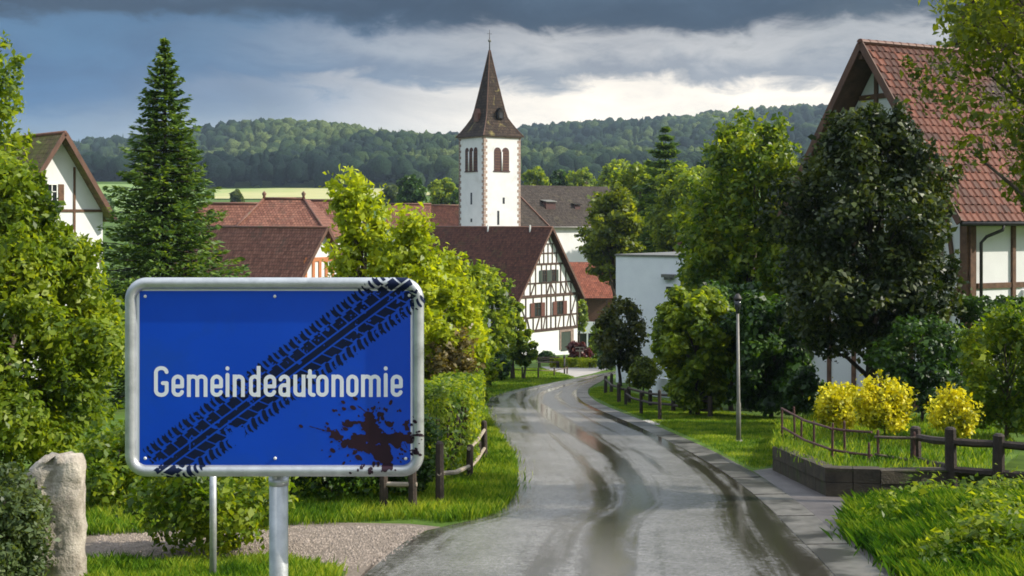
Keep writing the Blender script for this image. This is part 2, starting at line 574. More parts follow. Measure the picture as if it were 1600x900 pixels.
LM = {
    'green': leaf_mat('leaf_green', (0.036, 0.080, 0.006), (0.130, 0.205, 0.012), (0.33, 0.40, 0.032), 0.5),
    'lime': leaf_mat('leaf_lime', (0.09, 0.15, 0.008), (0.25, 0.33, 0.014), (0.46, 0.52, 0.03), 0.5),
    'bright': leaf_mat('leaf_bright', (0.028, 0.075, 0.005), (0.100, 0.172, 0.010), (0.31, 0.37, 0.026), 0.48),
    'dark': leaf_mat('leaf_dark', (0.007, 0.017, 0.003), (0.018, 0.036, 0.006), (0.10, 0.13, 0.024), 0.3, 0.45, 0.35),
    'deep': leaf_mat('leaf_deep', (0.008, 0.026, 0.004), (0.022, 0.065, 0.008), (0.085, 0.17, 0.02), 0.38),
    'olive': leaf_mat('leaf_olive', (0.035, 0.060, 0.005), (0.10, 0.145, 0.010), (0.26, 0.31, 0.025), 0.5),
    'pine': leaf_mat('needle_green', (0.022, 0.055, 0.012), (0.065, 0.13, 0.022), (0.19, 0.28, 0.045), 0.35, 0.5, 0.3, 1.2),
    'yellow': leaf_mat('leaf_yellow', (0.10, 0.14, 0.006), (0.52, 0.49, 0.010), (0.78, 0.72, 0.03), 0.25, 0.5, 0.3, 2.0),
    'rust': leaf_mat('leaf_rust', (0.05, 0.05, 0.015), (0.13, 0.11, 0.04), (0.24, 0.19, 0.08), 0.35),
    'red': leaf_mat('leaf_red', (0.03, 0.006, 0.006), (0.07, 0.014, 0.012), (0.14, 0.03, 0.03), 0.3),
    'grey': leaf_mat('leaf_greygreen', (0.03, 0.055, 0.02), (0.075, 0.115, 0.04), (0.16, 0.21, 0.08), 0.4),
    'copper': leaf_mat('leaf_copper', (0.013, 0.024, 0.004), (0.038, 0.055, 0.009), (0.13, 0.14, 0.02), 0.4),
}
# ------------------------------------------------------------------ terrain, forest, road
RID_U = [-900, 0, 100, 300, 420, 500, 560, 640, 720, 820, 950, 1100, 1290, 1700, 2600]
RID_V = [219, 218, 217, 208, 200, 202, 209, 215, 210, 199, 190, 175, 160, 158, 170]
_wob = [(rng.uniform(0.004, 0.018), rng.uniform(0.004, 0.018), rng.uniform(0, 6.28), rng.uniform(2.0, 5.5)) for _ in range(7)]


def height(x, y):
    x, y = np.asarray(x, float), np.asarray(y, float)
    near = np.where(y <= 130, -0.09 * y, np.where(y <= 210, -11.7 - 7.2 * (np.clip((y - 130) / 80, 0, 1) - np.clip((y - 130) / 80, 0, 1) ** 2 / 2), -15.3))
    u = 800 + F * x / np.maximum(y, 100)
    vr = np.interp(u, RID_U, RID_V)
    zr = CZ + (HZ - vr) / F * 1500 - 17
    zf = np.interp(y, [0, 260, 450, 700, 800], [-15.3, -15.3, -3.0, 17.0, 27.0])
    t = np.clip((y - 800) / 700, 0, 1)
    zh = 27.0 + (zr - 27.0) * (t ** 1.15)
    wob = sum(a * np.sin(kx * x + ky * y + ph) for kx, ky, ph, a in _wob)
    zh = zh + wob * np.clip((y - 800) / 200, 0, 1) * np.clip((1500 - y) / 200, 0.25, 1) * 1.0
    back = np.clip((y - 1500) / 900, 0, 1)
    zh = zh * (1 - back) + back * 20
    far = np.where(y < 800, zf, zh)
    return np.where(y < 260, near, far)


def build_ground():
    ys = np.concatenate([np.arange(-30, 130, 8.0), np.arange(130, 212, 2.0), np.arange(212, 800, 15.0), np.arange(800, 2420, 20.0)])
    ts = np.linspace(-1, 1, 81)
    V, Fc = [], []
    for y in ys:
        half = 160 + max(y, 0) * 0.75
        xs = ts * half
        zs = height(xs, np.full_like(xs, y))
        V += list(zip(xs, np.full_like(xs, y), zs))
    n = len(ts)
    for i in range(len(ys) - 1):
        for k in range(n - 1):
            a = i * n + k
            Fc.append((a, a + 1, a + 1 + n, a + n))
    o = obj('ground', mesh('ground', V, Fc, M['turf'], True))
    tag(o, 'green sloping village ground running up into the far hills', 'ground', kind='structure')


build_ground()


def draped(name, outline, mat, lift, label, cat, step=20):
    """a sheet laid a little above the far ground, outline given as x, y"""
    xs = [p[0] for p in outline]
    ys = [p[1] for p in outline]
    bm = bmesh.new()
    f = bm.faces.new([bm.verts.new((a, b, 0)) for a, b in outline])
    for lo, hi, ax in ((min(xs), max(xs), 0), (min(ys), max(ys), 1)):
        c = math.ceil(lo / step) * step
        while c < hi:
            co, no = [0, 0, 0], [0, 0, 0]
            co[ax], no[ax] = c, 1
            bmesh.ops.bisect_plane(bm, geom=bm.verts[:] + bm.edges[:] + bm.faces[:], plane_co=co, plane_no=no)
            c += step
    for v in bm.verts:
        v.co.z = float(height(v.co.x, v.co.y)) + lift
    me = bpy.data.meshes.new(name)
    bm.to_mesh(me)
    bm.free()
    me.materials.append(mat)
    return tag(obj(name, me), label, cat, kind='structure')


M['field'] = surf('ripening_field', (0.34, 0.34, 0.13), (0.46, 0.43, 0.19), 0.02, 0.9, 0.0, c3=(0.24, 0.32, 0.09), s3=0.008, f3=(0.5, 0.6))
M['meadow'] = surf('far_meadow', (0.13, 0.22, 0.05), (0.20, 0.29, 0.07), 0.03, 0.9, 0.0)


def upx(u, y):
    return (u - 800) / F * y


draped('field', [(upx(335, 655), 655), (upx(540, 650), 650), (upx(690, 690), 690), (upx(640, 735), 735), (upx(430, 740), 740), (upx(335, 730), 730)], M['field'], 0.5, 'pale yellow grain field below the wooded hill', 'field')
draped('meadow', [(upx(60, 560), 560), (upx(320, 560), 560), (upx(320, 770), 770), (upx(40, 770), 770)], M['meadow'], 0.5, 'light green meadow below the hills behind the spruce', 'meadow')


def ico(sub):
    bm = bmesh.new()
    bmesh.ops.create_icosphere(bm, subdivisions=sub, radius=1.0)
    v = np.array([q.co[:] for q in bm.verts])
    f = np.array([[q.index for q in t.verts] for t in bm.faces])
    bm.free()
    return v, f


def build_forest():
    """canopy of the wooded hills: every tree a lumpy crown, one mass"""
    iv, jf = ico(2)
    r = np.random.default_rng(3)
    pts = []
    y = 748.0
    while y < 1580:
        step = 8.0 + (y - 748) * 0.006
        half = 0.46 * y
        xs = np.arange(-half, half * 0.82, step)
        xs = xs + r.uniform(-0.45, 0.45, len(xs)) * step
        yy = y + r.uniform(-0.45, 0.45, len(xs)) * step
        u = 800 + F * xs / yy
        keep = ~((yy < 800) & (u > 40) & (u < 300))
        pts.append(np.stack([xs[keep], yy[keep]], 1))
        y += step * 0.95
    pts = np.concatenate(pts)
    z = height(pts[:, 0], pts[:, 1])
    n = len(pts)
    sw = 0.5 + 0.5 * np.sin(pts[:, 0] * 0.013 + 1.3 * np.sin(pts[:, 1] * 0.011)) * np.cos(pts[:, 1] * 0.009 + 0.8)
    conifer = r.random(n) < (0.05 + 0.35 * (sw > 0.62))
    rad = np.where(conifer, r.uniform(3.0, 4.6, n), r.uniform(3.2, 7.4, n))
    hgt = np.where(conifer, r.uniform(7, 10, n), r.uniform(5.5, 8.5, n))
    top = np.where(conifer, r.uniform(15, 20, n), r.uniform(11, 20, n))
    nv = len(iv)
    V = np.empty((n, nv, 3), np.float32)
    ang = r.uniform(0, 6.28, n)
    ca, sa = np.cos(ang), np.sin(ang)
    lump = 1 + r.uniform(-0.22, 0.22, (n, nv))
    taper = np.where(conifer[:, None], np.clip(0.62 - 0.55 * iv[None, :, 2], 0.06, 1.2), 1.0)
    X = iv[None, :, 0] * lump * rad[:, None] * taper
    Y = iv[None, :, 1] * lump * rad[:, None] * taper
    V[:, :, 0] = pts[:, 0:1] + X * ca[:, None] - Y * sa[:, None]
    V[:, :, 1] = pts[:, 1:2] + X * sa[:, None] + Y * ca[:, None]
    V[:, :, 2] = (z + top - hgt)[:, None] + iv[None, :, 2] * lump * hgt[:, None]
    keepf = iv[jf].mean(1)[:, 2] > -0.45                       # the hidden underside is left open
    jf2 = jf[keepf]
    Fc = (jf2[None, :, :] + (np.arange(n) * nv)[:, None, None]).reshape(-1, 3)
    me = bpy.data.meshes.new('forest')
    me.vertices.add(n * nv)
    me.vertices.foreach_set('co', V.reshape(-1))
    me.loops.add(len(Fc) * 3)
    me.loops.foreach_set('vertex_index', Fc.reshape(-1).astype(np.int32))
    me.polygons.add(len(Fc))
    me.polygons.foreach_set('loop_start', np.arange(0, len(Fc) * 3, 3, dtype=np.int32))
    me.polygons.foreach_set('loop_total', np.full(len(Fc), 3, dtype=np.int32))
    me.update(calc_edges=True)
    m, nt, p = new_mat('forest_canopy')
    geo = nt.nodes.new('ShaderNodeNewGeometry')
    co = coords(nt, 'Object')
    n1 = noise_node(nt, 0.006, 3, 0.5, co)
    ma = nd(nt, 'ShaderNodeMath', operation='MULTIPLY_ADD')
    nt.links.new(geo.outputs['Random Per Island'], ma.inputs[0])
    ma.inputs[1].default_value = 0.6
    m2 = nd(nt, 'ShaderNodeMath', operation='MULTIPLY_ADD')
    nt.links.new(n1.outputs[0], m2.inputs[0])
    m2.inputs[1].default_value = 3.4
    m2.inputs[2].default_value = -1.55
    nt.links.new(m2.outputs[0], ma.inputs[2])
    col = ramp_node(nt, ma.outputs[0], [(0.05, (0.007, 0.019, 0.014)), (0.45, (0.019, 0.041, 0.018)), (0.72, (0.045, 0.075, 0.022)), (0.98, (0.105, 0.14, 0.04))])
    leafn = noise_node(nt, 0.9, 4, 0.7, co)
    col = mix_node(nt, 1.0, col, ramp_node(nt, leafn.outputs[0], [(0.35, 0.35), (0.65, 1.5)]), 'MULTIPLY')
    nt.links.new(col, p.inputs['Base Color'])
    p.inputs['Roughness'].default_value = 0.9
    p.inputs['Specular IOR Level'].default_value = 0.1
    b = nt.nodes.new('ShaderNodeBump')
    b.inputs['Strength'].default_value = 1.0
    b.inputs['Distance'].default_value = 1.6
    nt.links.new(leafn.outputs[0], b.inputs['Height'])
    nt.links.new(b.outputs[0], p.inputs['Normal'])
    me.materials.append(m)
    tag(obj('forest', me), 'dark mixed forest covering the hills behind the village', 'forest', kind='stuff')


build_forest()


def resample(pts, n):
    pts = [Vector(p) for p in pts]
    acc = [0.0]
    for a, b in zip(pts, pts[1:]):
        acc.append(acc[-1] + (b - a).length)
    out = []
    for t in np.linspace(0, acc[-1], n):
        k = min(max(int(np.searchsorted(acc, t)) - 1, 0), len(pts) - 2)
        f = (t - acc[k]) / max(acc[k + 1] - acc[k], 1e-6)
        out.append(pts[k].lerp(pts[k + 1], f))
    for _ in range(2):
        out = [out[0]] + [(out[i - 1] + out[i] * 2 + out[i + 1]) / 4 for i in range(1, n - 1)] + [out[-1]]
    return out, acc[-1]


ROAD_L = [(1000, 455), (900, 570), (860, 616), (835, 648), (822, 690), (815, 742), (806, 776), (790, 796), (775, 804), (758, 809), (730, 809), (710, 800), (691, 787), (663, 767), (635, 760), (622, 764), (614, 785), (606, 822), (599, 859), (592, 897), (586, 925), (580, 960), (575, 1010), (572, 1080)]
ROAD_R = [(1000, 1488), (900, 1379), (866, 1342), (836, 1304), (802, 1266), (771, 1225), (737, 1172), (709, 1119), (693, 1085), (664, 1019), (640, 957), (629, 932), (618, 919), (609, 918), (602, 928), (596, 940), (590, 947), (585, 958), (580, 1010), (576.5, 1090)]


def build_road():
    n = 140
    L = [Vector((-1.6, -12, 1.08)), Vector((-1.75, 0, 0))] + [G(u, v) for v, u in ROAD_L]
    Rr = [Vector((3.6, -12, 1.08)), Vector((3.6, 0, 0))] + [G(u, v) for v, u in ROAD_R]
    # split both sides at the same places so that the strips cross the road squarely
    iL, iR = 2 + 11, 2 + 8
    L1, la = resample(L[:iL + 1], 80)
    L2, lb = resample(L[iL:], 61)
    R1, ra = resample(Rr[:iR + 1], 80)
    R2, rb = resample(Rr[iR:], 61)
    Ls, Rs = L1 + L2[1:], R1 + R2[1:]
    V, Fc, UV = [], [], []
    na = 13
    s = 0.0
    for i in range(n):
        if i:
            s += ((Ls[i] + Rs[i]) / 2 - (Ls[i - 1] + Rs[i - 1]) / 2).length
        for k in range(na):
            t = k / (na - 1)
            p = Ls[i].lerp(Rs[i], t)
            V.append((p.x, p.y, -0.09 * p.y + 0.012))
            UV.append((t, s))
    for i in range(n - 1):
        for k in range(na - 1):
            a = i * na + k
            Fc.append((a, a + 1, a + 1 + na, a + na))
    me = mesh('road', V, Fc, M['road'], True)
    uvl = me.uv_layers.new(name='UVMap')
    for lp in me.loops:
        uvl.data[lp.index].uv = UV[lp.vertex_index]
    tag(obj('road', me), 'wet grey asphalt street curving down into the village', 'road', kind='structure')
    # concrete gutter slabs along the right edge, each its own piece with an open joint
    holder = empty('gutter')
    tag(holder, 'row of wet concrete gutter slabs along the street edge', 'gutter', kind='structure')
    cur, seg, last = 0.0, [], None
    pts, tot = resample(Rs[6:128], 900)
    slab, start = 2.4, 0
    dist = 0.0
    for i in range(1, len(pts)):
        dist += (pts[i] - pts[i - 1]).length
        if dist >= slab or i == len(pts) - 1:
            if pts[start].y > 4:
                idx = np.linspace(start, i - 1, 6).astype(int)
                vs, fs = [], []
                for j in idx:
                    t = (pts[min(j + 1, len(pts) - 1)] - pts[max(j - 1, 0)]).normalized()
                    nrm = Vector((-t.y, t.x, 0)).normalized()
                    wd = 0.50
                    o_, i_ = pts[j], pts[j] + nrm * wd
                    for q, h in ((o_, 0.030), (i_, 0.017), (i_, -0.03), (o_, -0.03)):
                        vs.append((q.x, q.y, -0.09 * q.y + h))
                for j in range(5):
                    a = j * 4
                    for k in range(4):
                        fs.append((a + k, a + (k + 1) % 4, a + 4 + (k + 1) % 4, a + 4 + k))
                fs += [(3, 2, 1, 0), (20, 21, 22, 23)]
                obj('slab', mesh('slab', vs, fs, M['gutter']), None, holder)
            start, dist = i, 0.0


build_road()


def ground_poly(name, uv, mat, lift, label, cat, kind='structure'):
    V = [G(u, v) + Vector((0, 0, lift)) for u, v in uv]
    return tag(obj(name, mesh(name, V, [tuple(range(len(V)))[::-1]], mat)), label, cat, kind=kind)


ground_poly('gravel_patch', [(470, 1000), (575, 905), (618, 862), (655, 832), (690, 824), (640, 819), (450, 815), (140, 822), (60, 826), (40, 880), (300, 878), (430, 872), (540, 893), (520, 960)], M['gravel'], 0.005, 'pale gravel parking strip beside the street behind the sign', 'gravel')
ground_poly('pavement', [(1480, 985), (1379, 898), (1342, 864), (1304, 834), (1266, 800), (1225, 769), (1176, 736), (1215, 730), (1300, 760), (1420, 790), (1330, 800), (1420, 900), (1560, 985)], M['apron'], 0.006, 'dark asphalt pavement between the gutter and the garden wall', 'pavement')
ground_poly('path', [(846, 573), (905, 572.5), (960, 574), (925, 584), (897, 590), (880, 585), (862, 581)], M['path'], 0.007, 'pale paved path in front of the half timbered house', 'path')
ground_poly('driveway', [(1003, 657), (1042, 653), (1030, 664), (1016, 663)], M['path'], 0.006, 'small pale drive crossing the lawn edge', 'driveway')


def in_poly(px, py, poly):
    inside = np.zeros(len(px), bool)
    n = len(poly)
    for i in range(n):
        x0, y0 = poly[i][0], poly[i][1]
        x1, y1 = poly[(i + 1) % n][0], poly[(i + 1) % n][1]
        c = ((y0 > py) != (y1 > py)) & (px < (x1 - x0) * (py - y0) / (y1 - y0 + 1e-12) + x0)
        inside ^= c
    return inside


def grass(poly, count, h0, h1, label, wid=0.012, mat=None, zfun=None, name='grass', lean=0.45):
    poly = [tuple(p)[:2] for p in poly]
    xs, ys = [p[0] for p in poly], [p[1] for p in poly]
    px = rng.uniform(min(xs), max(xs), count * 4)
    py = rng.uniform(min(ys), max(ys), count * 4)
    k = in_poly(px, py, poly)
    px, py = px[k][:count], py[k][:count]
    stray = rng.random(len(px)) < 0.12
    px = px + np.where(stray, rng.normal(0, 0.13, len(px)), 0)
    py = py + np.where(stray, rng.normal(0, 0.13, len(px)), 0)
    n = len(px)
    z = -0.09 * py if zfun is None else zfun(px, py)
    tuft = 0.75 + 0.5 * (0.5 + 0.5 * np.sin(px * 5.1 + 2 * np.sin(py * 3.3)) * np.sin(py * 4.3 + 1.7 * np.sin(px * 2.7)))
    h = rng.uniform(h0, h1, n) * tuft
    a = rng.uniform(0, 6.28, n)
    w = wid * rng.uniform(0.6, 1.4, n) / 2
    la = rng.uniform(0, 6.28, n)
    ln = h * rng.uniform(0.05, lean, n) * 1.4
    V = np.empty((n, 4, 3))
    dx, dy = np.cos(a) * w, np.sin(a) * w
    mx, my = px + np.cos(la) * ln * 0.35, py + np.sin(la) * ln * 0.35
    V[:, 0] = np.stack([px - dx, py - dy, z - 0.01], 1)
    V[:, 1] = np.stack([px + dx, py + dy, z - 0.01], 1)
    V[:, 2] = np.stack([px + np.cos(la) * ln, py + np.sin(la) * ln, z + h], 1)
    V[:, 3] = np.stack([mx - dx * 0.9, my - dy * 0.9, z + h * 0.6], 1)
    return tag(obj(name, np_mesh(name, V, 4, mat or M['grass'])), label, 'grass', kind='stuff')


def gp(uv):
    return [G(u, v) for u, v in uv]


grass(gp([(60, 884), (300, 880), (430, 874), (535, 896), (510, 960), (300, 1040), (40, 1040)]), 34000, 0.05, 0.15, 'sunlit short grass around the foot of the sign posts', 0.006)
grass(gp([(20, 845), (650, 812), (690, 818), (745, 812), (776, 804), (796, 788), (806, 770), (808, 735), (798, 708), (786, 690), (766, 662), (759, 640), (735, 650), (735, 700), (680, 740), (450, 745), (20, 760)]), 90000, 0.05, 0.19, 'lush green verge grass between the wooden fence and the street', 0.008)
grass(gp([(762, 628), (766, 621), (787, 613), (824, 605), (860, 598), (897, 590), (878, 584), (846, 576), (780, 578), (740, 600), (750, 640)]), 26000, 0.05, 0.12, 'mown lawn with young trees beyond the left curve', 0.03)
grass(gp([(921, 617), (922, 608), (945, 604), (1000, 618), (1100, 640), (1220, 655), (1300, 665), (1212, 728), (1178, 733), (1125, 706), (1090, 688), (1025, 661), (962, 637)]), 80000, 0.03, 0.08, 'mown lawn beside the street under the lamp post', 0.011)
# ------------------------------------------------------------------ grassy bank at the near right
BANK = gp([(1320, 838), (1380, 880), (1440, 935), (1520, 1010), (1900, 1010), (1900, 806), (1600, 796), (1480, 790), (1400, 784), (1350, 796)])


def bank_z(px, py):
    px, py = np.asarray(px, float), np.asarray(py, float)
    poly = [(p.x, p.y) for p in BANK]
    d = np.full(px.shape, 1e9)
    for i in range(len(poly)):
        (x0, y0), (x1, y1) = poly[i], poly[(i + 1) % len(poly)]
        t = np.clip(((px - x0) * (x1 - x0) + (py - y0) * (y1 - y0)) / ((x1 - x0) ** 2 + (y1 - y0) ** 2), 0, 1)
        d = np.minimum(d, np.hypot(px - x0 - t * (x1 - x0), py - y0 - t * (y1 - y0)))
    rise = smooth(0, 1.3, d) * (0.24 + 0.10 * np.sin(px * 2.1 + 1) * np.sin(py * 1.7))
    return -0.09 * py + np.where(in_poly(px, py, poly), rise, 0.0)


def build_bank():
    xs = [p.x for p in BANK]
    ys = [p.y for p in BANK]
    bm = bmesh.new()
    bm.faces.new([bm.verts.new((p.x, p.y, 0)) for p in BANK])
    for lo, hi, ax in ((min(xs), max(xs), 0), (min(ys), max(ys), 1)):
        c = lo + 0.3
        while c < hi:
            co, no = [0, 0, 0], [0, 0, 0]
            co[ax], no[ax] = c, 1
            bmesh.ops.bisect_plane(bm, geom=bm.verts[:] + bm.edges[:] + bm.faces[:], plane_co=co, plane_no=no)
            c += 0.3
    for v in bm.verts:
        v.co.z = float(bank_z(np.array([v.co.x]), np.array([v.co.y]))[0]) + 0.016
    me = bpy.data.meshes.new('grass_bank')
    bm.to_mesh(me)
    bm.free()
    me.materials.append(M['turf'])
    tag(obj('grass_bank', me), 'low earth bank under tall grass at the street corner', 'bank', kind='structure')


build_bank()
grass(BANK, 130000, 0.05, 0.23, 'tall lush grass covering the bank at the street corner', 0.008, zfun=lambda a, b: bank_z(a, b) + 0.015, lean=0.8, mat=M['bank_grass'])

# ------------------------------------------------------------------ the town sign
SD = 5.1


def S(u, v, off=0.0):
    """point on the sign plane, off = metres in front of the plate"""
    return ((u - 800) / F * SD, SD - off, CZ - (v - HZ) / F * SD)


PXM = SD / F                              # metres per photo pixel on the sign
FR = (195.5, 433.5, 662.5, 744.5)         # outer edge of the frame
TUBE = 9.0                                # tube radius in pixels
CR = 34.0                                 # outer corner radius


def rrect_sd(u, v):
    """distance in pixels from the centre line of the frame tube"""
    cx, cy = (FR[0] + FR[2]) / 2, (FR[1] + FR[3]) / 2
    hx, hy = (FR[2] - FR[0]) / 2 - TUBE, (FR[3] - FR[1]) / 2 - TUBE
    r = CR - TUBE
    qx, qy = abs(u - cx) - hx + r, abs(v - cy) - hy + r
    return np.hypot(np.maximum(qx, 0), np.maximum(qy, 0)) + np.minimum(np.maximum(qx, qy), 0) - r


def sign_off(u, v, lift):
    d = abs(rrect_sd(u, v))
    h = np.where(d < TUBE, np.sqrt(np.maximum(TUBE ** 2 - d ** 2, 0)) * PXM, 0)
    return np.maximum(h, 0.0) + lift


def runs_mesh(name, mask_fun, box, res, lift, mat, parent, maxrun=3.0, follow=True):
    """flat print: horizontal runs of a 2-D mask, laid on the sign's surface"""
    u0, v0, u1, v1 = box
    us = np.arange(u0, u1, res)
    vs = np.arange(v0, v1, res)
    U, Vv = np.meshgrid(us + res / 2, vs + res / 2)
    mk = mask_fun(U, Vv)
    quads = []
    for i, v in enumerate(vs):
        row = mk[i]
        if not row.any():
            continue
        e = np.flatnonzero(np.diff(np.concatenate([[0], row.astype(np.int8), [0]])))
        for a, b in zip(e[::2], e[1::2]):
            ua, ub = u0 + a * res, u0 + b * res
            k = 1
            if follow and (abs(float(rrect_sd((ua + ub) / 2, v))) < TUBE + (ub - ua)):
                k = max(1, int(math.ceil((ub - ua) / maxrun)))
            for q in range(k):
                x0, x1 = ua + (ub - ua) * q / k, ua + (ub - ua) * (q + 1) / k
                quads.append([S(x0, v, float(sign_off(x0, v, lift)) if follow else lift), S(x0, v + res, float(sign_off(x0, v + res, lift)) if follow else lift),
                              S(x1, v + res, float(sign_off(x1, v + res, lift)) if follow else lift), S(x1, v, float(sign_off(x1, v, lift)) if follow else lift)])
    return obj(name, np_mesh(name, np.array(quads), 4, mat), None, parent)


def seg_sd(U, V, a, b):
    ax, ay = a
    bx, by = b
    dx, dy = bx - ax, by - ay
    t = np.clip(((U - ax) * dx + (V - ay) * dy) / (dx * dx + dy * dy + 1e-9), 0, 1)
    return np.hypot(U - ax - t * dx, V - ay - t * dy)


def vnoise(U, V, cell, seed):
    r = np.random.default_rng(seed)
    tab = r.random((97, 97))
    x, y = U / cell, V / cell
    xi, yi = np.floor(x).astype(int), np.floor(y).astype(int)
    fx, fy = x - xi, y - yi
    fx, fy = fx * fx * (3 - 2 * fx), fy * fy * (3 - 2 * fy)
    g = lambda i, j: tab[i % 97, j % 97]
    return (g(xi, yi) * (1 - fx) + g(xi + 1, yi) * fx) * (1 - fy) + (g(xi, yi + 1) * (1 - fx) + g(xi + 1, yi + 1) * fx) * fy


def arc(cx, cy, rx, ry, a0, a1, n=14):
    return [(cx + rx * math.cos(R_(a)), cy - ry * math.sin(R_(a))) for a in np.linspace(a0, a1, n)]


def glyph(ch, x0, x1):
    """stroke centre lines of a narrow road-sign letter, baseline 619.7"""
    B, X, A = 619.7, 585.6, 572.4
    hs = 3.15
    l, r = x0 + hs, x1 - hs
    b, x, a = B - hs + 0.4, X + hs - 0.4, A + hs - 0.4
    w = r - l
    k = min(w / 2, 7.5)
    if ch == 'o':
        return [[(l, x + k), *arc(l + k, x + k, k, k, 180, 90), *arc(r - k, x + k, k, k, 90, 0), (r, b - k), *arc(r - k, b - k, k, k, 0, -90), *arc(l + k, b - k, k, k, -90, -180), (l, x + k)]]
    if ch == 'e':
        m = (b + x) / 2 + 1.0
        return [[(l, m), (r, m), (r, x + k), *arc(r - k, x + k, k, k, 0, 90), *arc(l + k, x + k, k, k, 90, 180), (l, b - k), *arc(l + k, b - k, k, k, 180, 270), *arc(r - k, b - k, k, k, -90, -18)]]
    if ch == 'G':
        return [[*arc(r - k, a + k, k, k, 12, 90), *arc(l + k, a + k, k, k, 90, 180), (l, b - k), *arc(l + k, b - k, k, k, 180, 270), *arc(r - k, b - k, k, k, -90, 0), (r, 598.5), (r - 6.0, 598.5)]]
    if ch == 'n':
        return [[(l, b + hs - .4), (l, x - hs + .4)], [(l, x + k), *arc(l + k, x + k, k, k, 170, 90), *arc(r - k, x + k, k, k, 90, 0), (r, b + hs - .4)]]
    if ch == 'm':
        c = (l + r) / 2
        k = min((c - l) / 2, 6)
        return [[(l, b + hs - .4), (l, x - hs + .4)], [(l, x + k), *arc(l + k, x + k, k, k, 170, 90), *arc(c - k, x + k, k, k, 90, 0), (c, b + hs - .4)],
                [(c, x + k), *arc(c + k, x + k, k, k, 170, 90), *arc(r - k, x + k, k, k, 90, 0), (r, b + hs - .4)]]
    if ch == 'i':
        c = (x0 + x1) / 2
        return [[(c, b + hs - .4), (c, x - hs + .4)], [(c, a + 0.2), (c, a + 0.6)]]
    if ch == 'd':
        return [[(r, b + hs - .4), (r, a - hs + .4)], [(r, x + k), *arc(r - k, x + k, k, k, 0, 90), *arc(l + k, x + k, k, k, 90, 180), (l, b - k), *arc(l + k, b - k, k, k, 180, 270), *arc(r - k, b - k, k, k, -90, 0)]]
    if ch == 'a':
        m = (b + x) / 2 - 1.0
        k2 = min(k, 5.5)
        return [[*arc(l + k, x + k, k, k, 165, 90), *arc(r - k, x + k, k, k, 90, 0), (r, b + hs - .4)], [(r, m), (l + k2, m), *arc(l + k2, m + k2, k2, k2, 90, 180), (l, b - k2), *arc(l + k2, b - k2, k2, k2, 180, 270), *arc(r - k, b - k, k, k, -90, 0)]]
    if ch == 'u':
        return [[(r, b + hs - .4), (r, x - hs + .4)], [(l, x - hs + .4), (l, b - k), *arc(l + k, b - k, k, k, 180, 270), *arc(r - k, b - k, k, k, -90, 0)]]
    if ch == 't':
        c = x0 + 4.3
        return [[(c, 576.8 + hs), (c, b - 5), *arc(c + 5, b - 5, 5, 5, 180, 265), (x1 - hs, b)], [(x0 + hs - 1.6, x - .2), (x1 - 1.8, x - .2)]]


